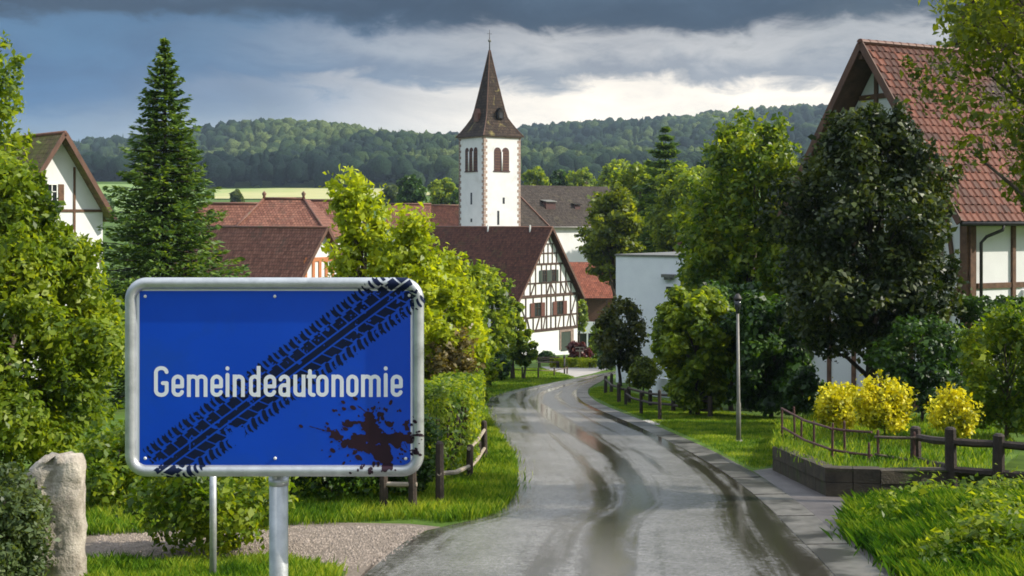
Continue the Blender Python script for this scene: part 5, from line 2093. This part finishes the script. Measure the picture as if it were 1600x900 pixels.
# --- golden trees
tree('golden_tree', 'tall golden green tree with slender leaning stems above the sign', 600, 31, 296, 520, 62, 9500, 9.5, 'lime', 110, 'oval', 28, 0.28, shoots=150, shoot_len=0.75, lean=(-0.75, 0), inner=0.1)
tree('golden_tree', 'broad golden green tree right of the sign frame', 645, 30, 352, 640, 82, 13500, 9.5, 'lime', 111, 'egg', 36, 0.25, shoots=150, shoot_len=0.6, inner=0.15)
tree('golden_tree', 'lower yellow green tree nearest the street curve', 706, 32.5, 402, 640, 56, 9500, 9.0, 'lime', 112, 'egg', 26, 0.30, shoots=100, shoot_len=0.55)
tree('golden_tree', 'slim light green sapling at the street side of the golden trees', 744, 35, 432, 640, 32, 4200, 8.0, 'bright', 114, 'egg', 18, 0.32, shoots=60, shoot_len=0.5)
shrub('rusty_shrub', 'greyish shrub with rusty tips above the clipped hedge', 705, 690, 29.5, 528, 52, 4200, 7, 'rust', 113, shoots=40, shoot_len=0.3)

# --- spruce
conifer('spruce_tree', 'tall pointed spruce standing behind the blue sign', 257, 46, 60, 124, 425, 120, needle_px=9.5)

# --- lawn trees beyond the curve
tree('lawn_tree', 'mid green tree at the inner bend of the street', 768, 72, 428, 586, 40, 5500, 7, 'green', 121, 'oval', 26, 0.34, shoots=30, shoot_len=0.7)
tree('lawn_tree', 'slim young tree left of the half timbered wall', 801, 74, 462, 568, 22, 2600, 6.5, 'green', 122, 'oval', 16, 0.36)
tree('lawn_tree', 'small round young tree on the lawn before the house', 819, 74, 512, 576, 20, 2600, 6, 'bright', 123, 'round', 14, 0.4)
tree('lawn_tree', 'thin pale young tree at the lawn edge', 741, 60, 470, 600, 26, 2600, 7, 'bright', 124, 'oval', 14, 0.36)
shrub('lawn_shrub', 'dark shrub at the foot of the lawn trees', 778, 598, 70, 556, 20, 1600, 6, 'deep', 125)
shrub('lawn_shrub', 'dark green shrub under the slim young tree', 752, 612, 62, 560, 24, 2000, 6, 'deep', 126)

# --- small trees by the white building
tree('dark_young_tree', 'small dark tree with bronze leaves before the white building', 969, 64, 470, 582, 42, 6000, 6.0, 'copper', 127, 'oval', 26, 0.34, shoots=30, shoot_len=0.35, trunk=0.022, bark='bark_dark')
tree('ball_tree', 'little ball shaped tree behind the paddock fence', 1006, 52, 560, 607, 27, 4200, 5.0, 'olive', 128, 'round', 24, 0.40, trunk=0.03, bark='bark_dark')
hedge('box_hedge', 'low yellow green box hedge beside the house path', [ground_at(868, 100), ground_at(890, 102), ground_at(925, 100)], 1.0, 0.7, 2600, 0.22, 'lime', 129)
shrub('red_shrub', 'dark red shrub in front of the half timbered house', 905, 575, 118, 536, 20, 2200, 5, 'red', 130)
shrub('front_shrub', 'dark green shrub below the house wall', 852, 574, 120, 552, 15, 1300, 5, 'deep', 131)
shrub('front_shrub', 'green shrub beside the balcony of the low red house', 940, 578, 122, 500, 22, 2400, 5.5, 'green', 132)
shrub('front_shrub', 'bushy green shrub left of the white building corner', 948, 588, 92, 540, 18, 1800, 5.5, 'deep', 133)
shrub('ivy_shrub', 'light green climber under the eave of the low red house', 905, 520, 168, 470, 14, 1500, 4.5, 'green', 134)

# --- bushes and trees along the right of the lawn
shrub('broad_bush', 'broad rounded green bush beside the lamp post', 1090, 664, 40, 452, 68, 18000, 8.5, 'green', 140, lobes=60, size=0.26, kind='spread', inner=0.3)
shrub('broad_bush', 'dark green bush right of the lamp post', 1205, 668, 39, 462, 82, 19000, 8.5, 'deep', 141, lobes=60, size=0.26, kind='spread', inner=0.3)
shrub('broad_bush', 'shady bush filling the gap behind the lamp post', 1142, 660, 43, 440, 66, 12000, 8.0, 'deep', 142, lobes=44, kind='spread', size=0.28)
tree('tall_green_tree', 'tall bright green tree with upright shoots above the white building', 1178, 52, 208, 560, 112, 30000, 8.5, 'bright', 143, 'oval', 70, 0.25, shoots=220, shoot_len=1.1, trunk=0.02)
tree('tall_green_tree', 'green tree leaning over the right end of the white building', 1132, 56, 290, 520, 76, 15000, 8.5, 'bright', 144, 'oval', 38, 0.28, shoots=80, shoot_len=0.8)
tree('tall_green_tree', 'bright tree crowded between the tall tree and the tiled house', 1238, 50, 250, 600, 64, 14000, 8.5, 'bright', 145, 'oval', 34, 0.28, shoots=80, shoot_len=0.8)
conifer('cedar_tree', 'dark flat branched cedar rising before the hill', 1040, 112, 200, 50, 300, 146, 'pine', 26, 9, 13, -0.02)
tree('village_tree', 'green tree with layered boughs in front of the nave', 958, 104, 306, 445, 52, 13000, 7.0, 'olive', 147, 'oval', 46, 0.30, flat=0.5, inner=0.2, shoots=60, shoot_len=0.9)
tree('village_tree', 'full green tree behind the layered tree', 1005, 118, 256, 420, 66, 11000, 6.5, 'green', 148, 'oval', 34, 0.30)
tree('village_tree', 'wide green tree right of the cedar', 1075, 108, 258, 430, 75, 13000, 6.5, 'green', 149, 'oval', 34, 0.30)
tree('village_tree', 'dark green tree over the end of the nave roof', 962, 212, 250, 360, 42, 6000, 5.5, 'green', 150, 'oval', 28, 0.32)
for k, (u, d, vt, vb, rp, mt, lb) in enumerate((
        (640, 235, 272, 335, 26, 'deep', 'dark round tree behind the red roof house'),
        (690, 250, 280, 335, 26, 'green', 'pale green round tree left of the church tower'),
        (716, 225, 296, 340, 14, 'deep', 'small dark tree against the tower edge'),
        (612, 300, 290, 330, 20, 'grey', 'grey green tree behind the golden tree top'),
        (835, 240, 262, 330, 24, 'green', 'round tree right of the tower above the nave'),
        (872, 250, 266, 330, 26, 'deep', 'dark tree above the middle of the nave roof'),
        (912, 245, 262, 330, 28, 'green', 'green tree above the far end of the nave roof'),
        (370, 330, 298, 325, 10, 'grey', 'small grey tree at the edge of the grain field'),
        (560, 320, 300, 330, 16, 'deep', 'low dark tree beside the grain field'),
        (150, 300, 300, 350, 30, 'deep', 'dark tree below the meadow left of the spruce'),
        (1120, 190, 235, 330, 40, 'deep', 'dark tree below the ridge behind the tall green tree'))):
    tree('far_tree', lb, u, d, vt, vb, rp, 2600, 5.5, mt, 160 + k, 'round', 22, 0.36, group='trees behind the village roofs')

# --- right side
tree('dark_tree', 'big dark glossy leaved tree in front of the tiled house', 1360, 34, 180, 572, 152, 52000, 8.5, 'dark', 180, 'oval', 110, 0.24, shoots=200, shoot_len=0.4, trunk=0.022, bark='bark_dark', inner=0.3)
shrub('side_bush', 'dark bush at the foot of the dark tree', 1440, 640, 31, 500, 70, 7000, 7.5, 'deep', 181)
shrub('side_bush', 'bright green bush at the right edge above the fence', 1572, 668, 26, 492, 84, 10000, 8.5, 'bright', 182, shoots=90, shoot_len=0.3)
shrub('side_bush', 'shady undergrowth bush left of the white wall below the dark tree', 1255, 650, 36, 575, 34, 3000, 7, 'deep', 183)
hedge('tall_hedge', 'dark clipped hedge below the wall of the tiled house', [ground_at(1508, 33), ground_at(1660, 34)], 0.9, 5.5 - (5.5 - (P(0, 472, 33).z - gz1(33))), 14000, 0.10, 'deep', 184)
for k, (u, d, vt, rp, lb) in enumerate((
        (1307, 27.5, 616, 36, 'yellow flowering bush at the far end of the raised bed'),
        (1382, 25.5, 614, 46, 'largest yellow flowering bush in the middle of the raised bed'),
        (1488, 23.8, 626, 42, 'yellow flowering bush behind the dark wooden fence posts'))):
    shrub('yellow_bush', lb, u, 664 + 5 * k, d, vt, rp, (3000, 4600, 3400)[k], 6.5, 'yellow', 190 + k, group='yellow bushes in the raised bed', shoots=(120, 220, 150)[k], shoot_len=(0.24, 0.30, 0.26)[k],
          lobes=(9, 15, 11)[k], kind=('oval', 'spread', 'egg')[k], size=(0.46, 0.36, 0.40)[k], inner=0.4, trunk=0.014, base=ground_at(u, d) + Vector((0, 0, 0.35)))
tree('overhanging_tree', 'olive green tree branch hanging in from the upper right corner', 1712, 19, -130, 330, 258, 21000, 10.5, 'olive', 195, 'oval', 80, 0.18, shoots=170, shoot_len=0.5, trunk=0.02, inner=0.15, limbs=50)
# ------------------------------------------------------------------ fences, lamp, garden wall, small things
def fence(name, label, posts, heights, rails, mat_post, mat_rail, pr=0.055, rr=0.04, square=False, caps=True):
    """posts: ground points; rails: list of (i, j, height at i, height at j)"""
    root = tag(empty(name, posts[0]), label, 'fence')
    o0 = posts[0]
    r = random.Random(len(posts) * 7 + int(posts[0].y))
    for p, h in zip(posts, heights):
        q = p - o0
        mb = MB()
        tilt = Vector((r.uniform(-.02, .02), r.uniform(-.02, .02), 0))
        if square:
            mb.tube([q + Vector((0, 0, -0.25)), q + tilt + Vector((0, 0, h - 0.04)), q + tilt + Vector((0, 0, h))], [pr * 1.1, pr, pr * 0.7], 4)
        else:
            mb.tube([q + Vector((0, 0, -0.25)), q + tilt * 0.5 + Vector((0, 0, h * 0.5)), q + tilt + Vector((0, 0, h - 0.03)), q + tilt + Vector((0, 0, h))], [pr * 1.08, pr, pr * 0.95, pr * 0.6], 9)
        mb.build('post', mat_post, root)
    for i, j, a, b in rails:
        p, q = posts[i] - o0 + Vector((0, 0, a)), posts[j] - o0 + Vector((0, 0, b))
        d = (q - p).normalized() * 0.06
        m = p.lerp(q, 0.5) + Vector((0, 0, -0.012 * (q - p).length))
        mb = MB()
        mb.tube([p - d, m, q + d], [rr, rr * 1.08, rr * 0.95], 7)
        mb.build('rail', mat_rail, root)
    return root


# left fence by the verge
lp = [G(600, 800), G(645, 801), G(687, 796), G(733, 751), G(746, 731), G(757, 724)]
fence('wooden_fence', 'short wooden fence with dark posts and pale rails beside the verge', lp, [0.55, 0.62, 0.98, 0.62, 0.52, 0.84], [(2, 3, 0.52, 0.25), (3, 5, 0.56, 0.66), (3, 5, 0.22, 0.30), (0, 1, 0.4, 0.4)], M['fence_dark'], M['rail_pale'], 0.062, 0.035)
# paddock fence
pf = [G(946, 615), G(955, 614), G(967, 630), G(983, 630), G(1016, 636), G(1052, 643), G(1080, 648), G(1110, 653)]
fence('paddock_fence', 'dark wooden paddock fence along the far edge of the lawn', pf, [0.78, 0.85, 0.75, 0.62, 0.6, 0.66, 0.66, 0.66], [(0, 2, 0.62, 0.6), (2, 3, 0.55, 0.5), (3, 5, 0.55, 0.52), (5, 7, 0.52, 0.5), (3, 5, 0.22, 0.22), (5, 7, 0.22, 0.22)], M['fence_dark'], M['fence_dark'], 0.075, 0.045)
pf2 = [G(978, 634), G(1002, 648), G(1031, 657)]
fence('lawn_fence', 'three dark fence posts standing forward on the lawn', pf2, [0.6, 0.72, 0.9], [(0, 1, 0.45, 0.45), (1, 2, 0.45, 0.5)], M['fence_dark'], M['fence_dark'], 0.055, 0.03)
# thin fence on the far lawn
ff = [G(799, 592), G(816, 592), G(841, 592), G(866, 588), G(886, 584)]
fence('far_fence', 'thin stake fence on the lawn before the house', ff, [0.75, 0.7, 0.65, 0.55, 0.5], [(0, 2, 0.55, 0.5), (2, 4, 0.5, 0.4)], M['fence_wood'], M['fence_wood'], 0.05, 0.028)


# garden wall with raised bed
def garden_wall():
    pts = [G(1207, 735), G(1290, 776), G(1376, 778), G(1500, 776)]
    base = pts[0]
    root = tag(empty('garden_wall', base), 'low dark mossy wall holding the raised flower bed', 'wall')
    H = [0.45, 0.44, 0.42, 0.42]
    th = 0.24
    for k, (a, b) in enumerate(((0, 1), (1, 2), (2, 3))):
        p, q = pts[a] - base, pts[b] - base
        t = (q - p)
        t.z = 0
        t.normalize()
        inn = Vector((-t.y, t.x, 0)) * th
        n = max(2, int((q - p).length / 0.62))
        for i in range(n):
            s0, s1 = p.lerp(q, i / n), p.lerp(q, (i + 1) / n)
            g = t * 0.006
            z = H[a]
            j = random.uniform(-0.012, 0.012)
            for c in range(2):
                za, zb = (-0.25, z * 0.5 - 0.004) if c == 0 else (z * 0.5 + 0.004, z)
                off = inn.normalized() * (j if c == 0 else -j * 0.7)
                sh = t * (0.0 if c == 0 else 0.0)
                V = [s0 + g + off + Vector((0, 0, za)), s1 - g + off + Vector((0, 0, za)), s1 - g + inn + Vector((0, 0, za)), s0 + g + inn + Vector((0, 0, za))]
                V += [v + Vector((0, 0, zb - za)) for v in V]
                mb = MB().add(V, [(0, 3, 2, 1), (4, 5, 6, 7), (0, 1, 5, 4), (1, 2, 6, 5), (2, 3, 7, 6), (3, 0, 4, 7)])
                mb.build('block', M['wall_dark'], root)
    # bed soil
    bed = [G(1207, 735), G(1290, 776), G(1376, 778), G(1560, 776), G(1600, 735), G(1560, 690), G(1300, 668), G(1222, 690)]
    V = [p + Vector((0, 0, 0.40)) for p in bed]
    o = obj('flower_bed', mesh('flower_bed', V, [tuple(range(len(V)))[::-1]], M['turf']))
    tag(o, 'raised grassy flower bed behind the low wall', 'flower bed', kind='structure')
    inner = [p + Vector((0, 0.3, 0)) for p in bed]
    grass(inner, 16000, 0.05, 0.16, 'sunlit grass in the raised bed under the yellow bushes', 0.014, zfun=lambda a, b: -0.09 * b + 0.40)


garden_wall()
# thin rusty rail fence on the bed and dark wooden fence
up = Vector((0, 0, 0.40))
rf = [G(1222, 714) + up, G(1242, 722) + up, G(1252, 724) + up, G(1272, 738) + up, G(1300, 754) + up, G(1320, 746) + up, G(1358, 762) + up]
hts = [0.62, 0.70, 0.45, 0.55, 0.62, 0.6, 0.35]
fence('rusty_fence', 'thin rusty rail fence along the raised bed wall', rf, hts, [(0, 4, 0.60, 0.52), (4, 6, 0.52, 0.52), (0, 4, 0.22, 0.16), (4, 6, 0.16, 0.14)], M['red_rail'], M['red_rail'], 0.022, 0.022)
df = [G(1432, 757), G(1487, 776), G(1560, 782), G(1640, 788)]
fence('dark_fence', 'dark wooden post and rail fence in front of the yellow bushes', df, [0.98, 1.08, 1.02, 1.0], [(0, 1, 0.80, 0.86), (0, 1, 0.42, 0.45), (1, 2, 0.86, 0.86), (1, 2, 0.42, 0.42), (2, 3, 0.86, 0.84), (2, 3, 0.42, 0.40)], M['fence_dark'], M['fence_dark'], 0.092, 0.060)
r2 = [G(1372, 757) + Vector((0, 0, 0.3)), G(1428, 759)]
fence('joining_rail', 'double rail joining the rusty fence to the dark wooden posts', r2, [0.62, 0.9], [(0, 1, 0.5, 0.80), (0, 1, 0.2, 0.42)], M['red_rail'], M['fence_wood'], 0.022, 0.025)


# lamp post
def lamp_post():
    b = G(1154, 690)
    root = tag(empty('street_lamp', b), 'slim grey lamp post with dark lantern on the lawn', 'lamp post')
    H = (690 - 488) / F * b.y
    mb = MB()
    mb.tube([(0, 0, -0.3), (0, 0, 0.9), (0, 0, 0.95), (-0.02, 0, H)], [0.058, 0.055, 0.040, 0.032], 14)
    mb.build('post', M['lamp_grey'], root, True)
    mb = MB()
    mb.tube([(0, 0, 0.0), (0, 0, 0.04)], [0.11, 0.09], 14)
    mb.build('base_ring', M['lamp_grey'], root, True)
    mb = MB()
    mb.tube([(-0.02, 0, H - 0.02), (-0.02, 0, H + 0.05), (-0.02, 0, H + 0.08), (-0.02, 0, H + 0.30)], [0.045, 0.05, 0.075, 0.085], 12)
    mb.build('lantern', M['glass'], root, True)
    mb = MB()
    mb.tube([(-0.02, 0, H + 0.30), (-0.02, 0, H + 0.34), (-0.02, 0, H + 0.44)], [0.105, 0.10, 0.04], 12)
    mb.build('hood', M['iron'], root, True)


lamp_post()


# weeds on the bank: leafy clumps among the grass
def weeds():
    r = np.random.default_rng(91)
    V = []
    for u, v, k in ((1560, 860, 900), (1600, 810, 900), (1520, 900, 700), (1580, 900, 900), (1450, 800, 350), (1640, 880, 900), (1500, 790, 350), (1400, 830, 200), (1570, 790, 500)):
        c = G(u, v)
        n = k
        p = np.stack([c.x + r.normal(0, 0.33, n), c.y + r.normal(0, 0.45, n), np.zeros(n)], 1)
        p[:, 2] = bank_z(p[:, 0], p[:, 1]) + np.abs(r.normal(0.16, 0.12, n)) * np.exp(-((p[:, 0] - c.x) ** 2 + (p[:, 1] - c.y) ** 2) * 1.5) + 0.06
        V.append(leaf_quads(r, p, unit(r.normal(size=(n, 3)) * 0.6 + np.array([0, 0, 1.0])), 0.085, 0.045))
    tag(obj('weeds', np_mesh('weeds', np.concatenate(V), 4, LM['bright'])), 'leafy green weeds growing through the bank grass', 'weeds', kind='stuff')


weeds()


# small things by the house path
def bench():
    b = ground_at(857, 100)
    root = tag(empty('garden_bench', b, 0.25), 'grey garden bench and rail by the house path', 'bench')
    for x in (-0.75, 0.75):
        mb = MB()
        mb.box((x - 0.04, -0.25, 0), (x + 0.04, -0.17, 0.45)).box((x - 0.04, 0.17, 0), (x + 0.04, 0.25, 0.85)).box((x - 0.038, -0.17, 0.38), (x + 0.038, 0.17, 0.44))
        mb.build('leg', M['fence_dark'], root)
    for y in (-0.2, -0.02, 0.16):
        MB().box((-0.95, y - 0.07, 0.45), (0.95, y + 0.07, 0.49)).build('seat_slat', M['fence_wood'], root)
    for z in (0.6, 0.76):
        MB().box((-0.95, 0.13, z), (0.95, 0.165, z + 0.1)).build('back_slat', M['fence_wood'], root)


bench()
mb = MB()
b = ground_at(882, 84)
mb.tube([(0, 0, -0.2), (0, 0, 1.1)], 0.055, 10)
mb.tube([(0, 0, 1.1), (0, 0, 1.15), (0, 0, 1.28)], [0.09, 0.10, 0.03], 10)
o = mb.build('bollard', M['iron'], None, True)
o.location = b
tag(o, 'slim dark bollard at the mouth of the house path', 'bollard')
mb = MB()
mb.box((-0.05, -0.05, -0.2), (0.05, 0.05, 1.5)).box((-0.35, -0.04, 1.2), (0.35, 0.04, 1.32)).box((-0.4, -0.06, 1.5), (0.4, 0.06, 1.56))
o = mb.build('wooden_stand', M['rail_pale'])
o.location = ground_at(906, 108)
tag(o, 'pale wooden cross stand in front of the red shrub', 'stand')


# loose stones on the gravel strip: too many to count
def pebbles():
    r = np.random.default_rng(77)
    poly = gp([(150, 872), (150, 824), (640, 822), (670, 826), (600, 880), (545, 890), (430, 868)])
    pl = [(p.x, p.y) for p in poly]
    n = 9000
    xs, ys = [p[0] for p in pl], [p[1] for p in pl]
    px, py = r.uniform(min(xs), max(xs), n), r.uniform(min(ys), max(ys), n)
    k = in_poly(px, py, pl)
    px, py = px[k], py[k]
    n = len(px)
    s = r.uniform(0.008, 0.026, n)
    oc = np.array([(1, 0, 0), (0, 1, 0), (-1, 0, 0), (0, -1, 0), (0, 0, 0.8)])
    fc = np.array([(0, 1, 4), (1, 2, 4), (2, 3, 4), (3, 0, 4)])
    T = oc[fc]
    a = r.uniform(0, 6.28, n)
    V = np.empty((n, 4, 3, 3))
    st = r.uniform(0.6, 1.3, n)
    X = T[None, :, :, 0] * s[:, None, None]
    Y = T[None, :, :, 1] * (s * st)[:, None, None]
    V[..., 0] = px[:, None, None] + X * np.cos(a)[:, None, None] - Y * np.sin(a)[:, None, None]
    V[..., 1] = py[:, None, None] + X * np.sin(a)[:, None, None] + Y * np.cos(a)[:, None, None]
    V[..., 2] = -0.09 * V[..., 1] + 0.004 + T[None, :, :, 2] * s[:, None, None]
    tag(obj('gravel', np_mesh('gravel', V.reshape(-1, 3, 3), 3, M['pebble'])), 'loose pale gravel stones on the parking strip', 'gravel', kind='stuff')


pebbles()


# ------------------------------------------------------------------ air
def haze():
    mb = MB()
    mb.box((-2100, -60, -17.5), (2100, 2500, 175))
    m = bpy.data.materials.new('haze_air')
    m.use_nodes = True
    nt = m.node_tree
    for n in list(nt.nodes):
        nt.nodes.remove(n)
    out = nt.nodes.new('ShaderNodeOutputMaterial')
    v = nt.nodes.new('ShaderNodeVolumePrincipled')
    v.inputs['Color'].default_value = (0.62, 0.80, 1.0, 1)
    v.inputs['Density'].default_value = 0.00013
    v.inputs['Anisotropy'].default_value = 0.2
    nt.links.new(v.outputs[0], out.inputs['Volume'])
    o = mb.build('haze', m)
    tag(o, 'faint bluish haze hanging over the valley and the hills', 'haze', kind='stuff')


haze()
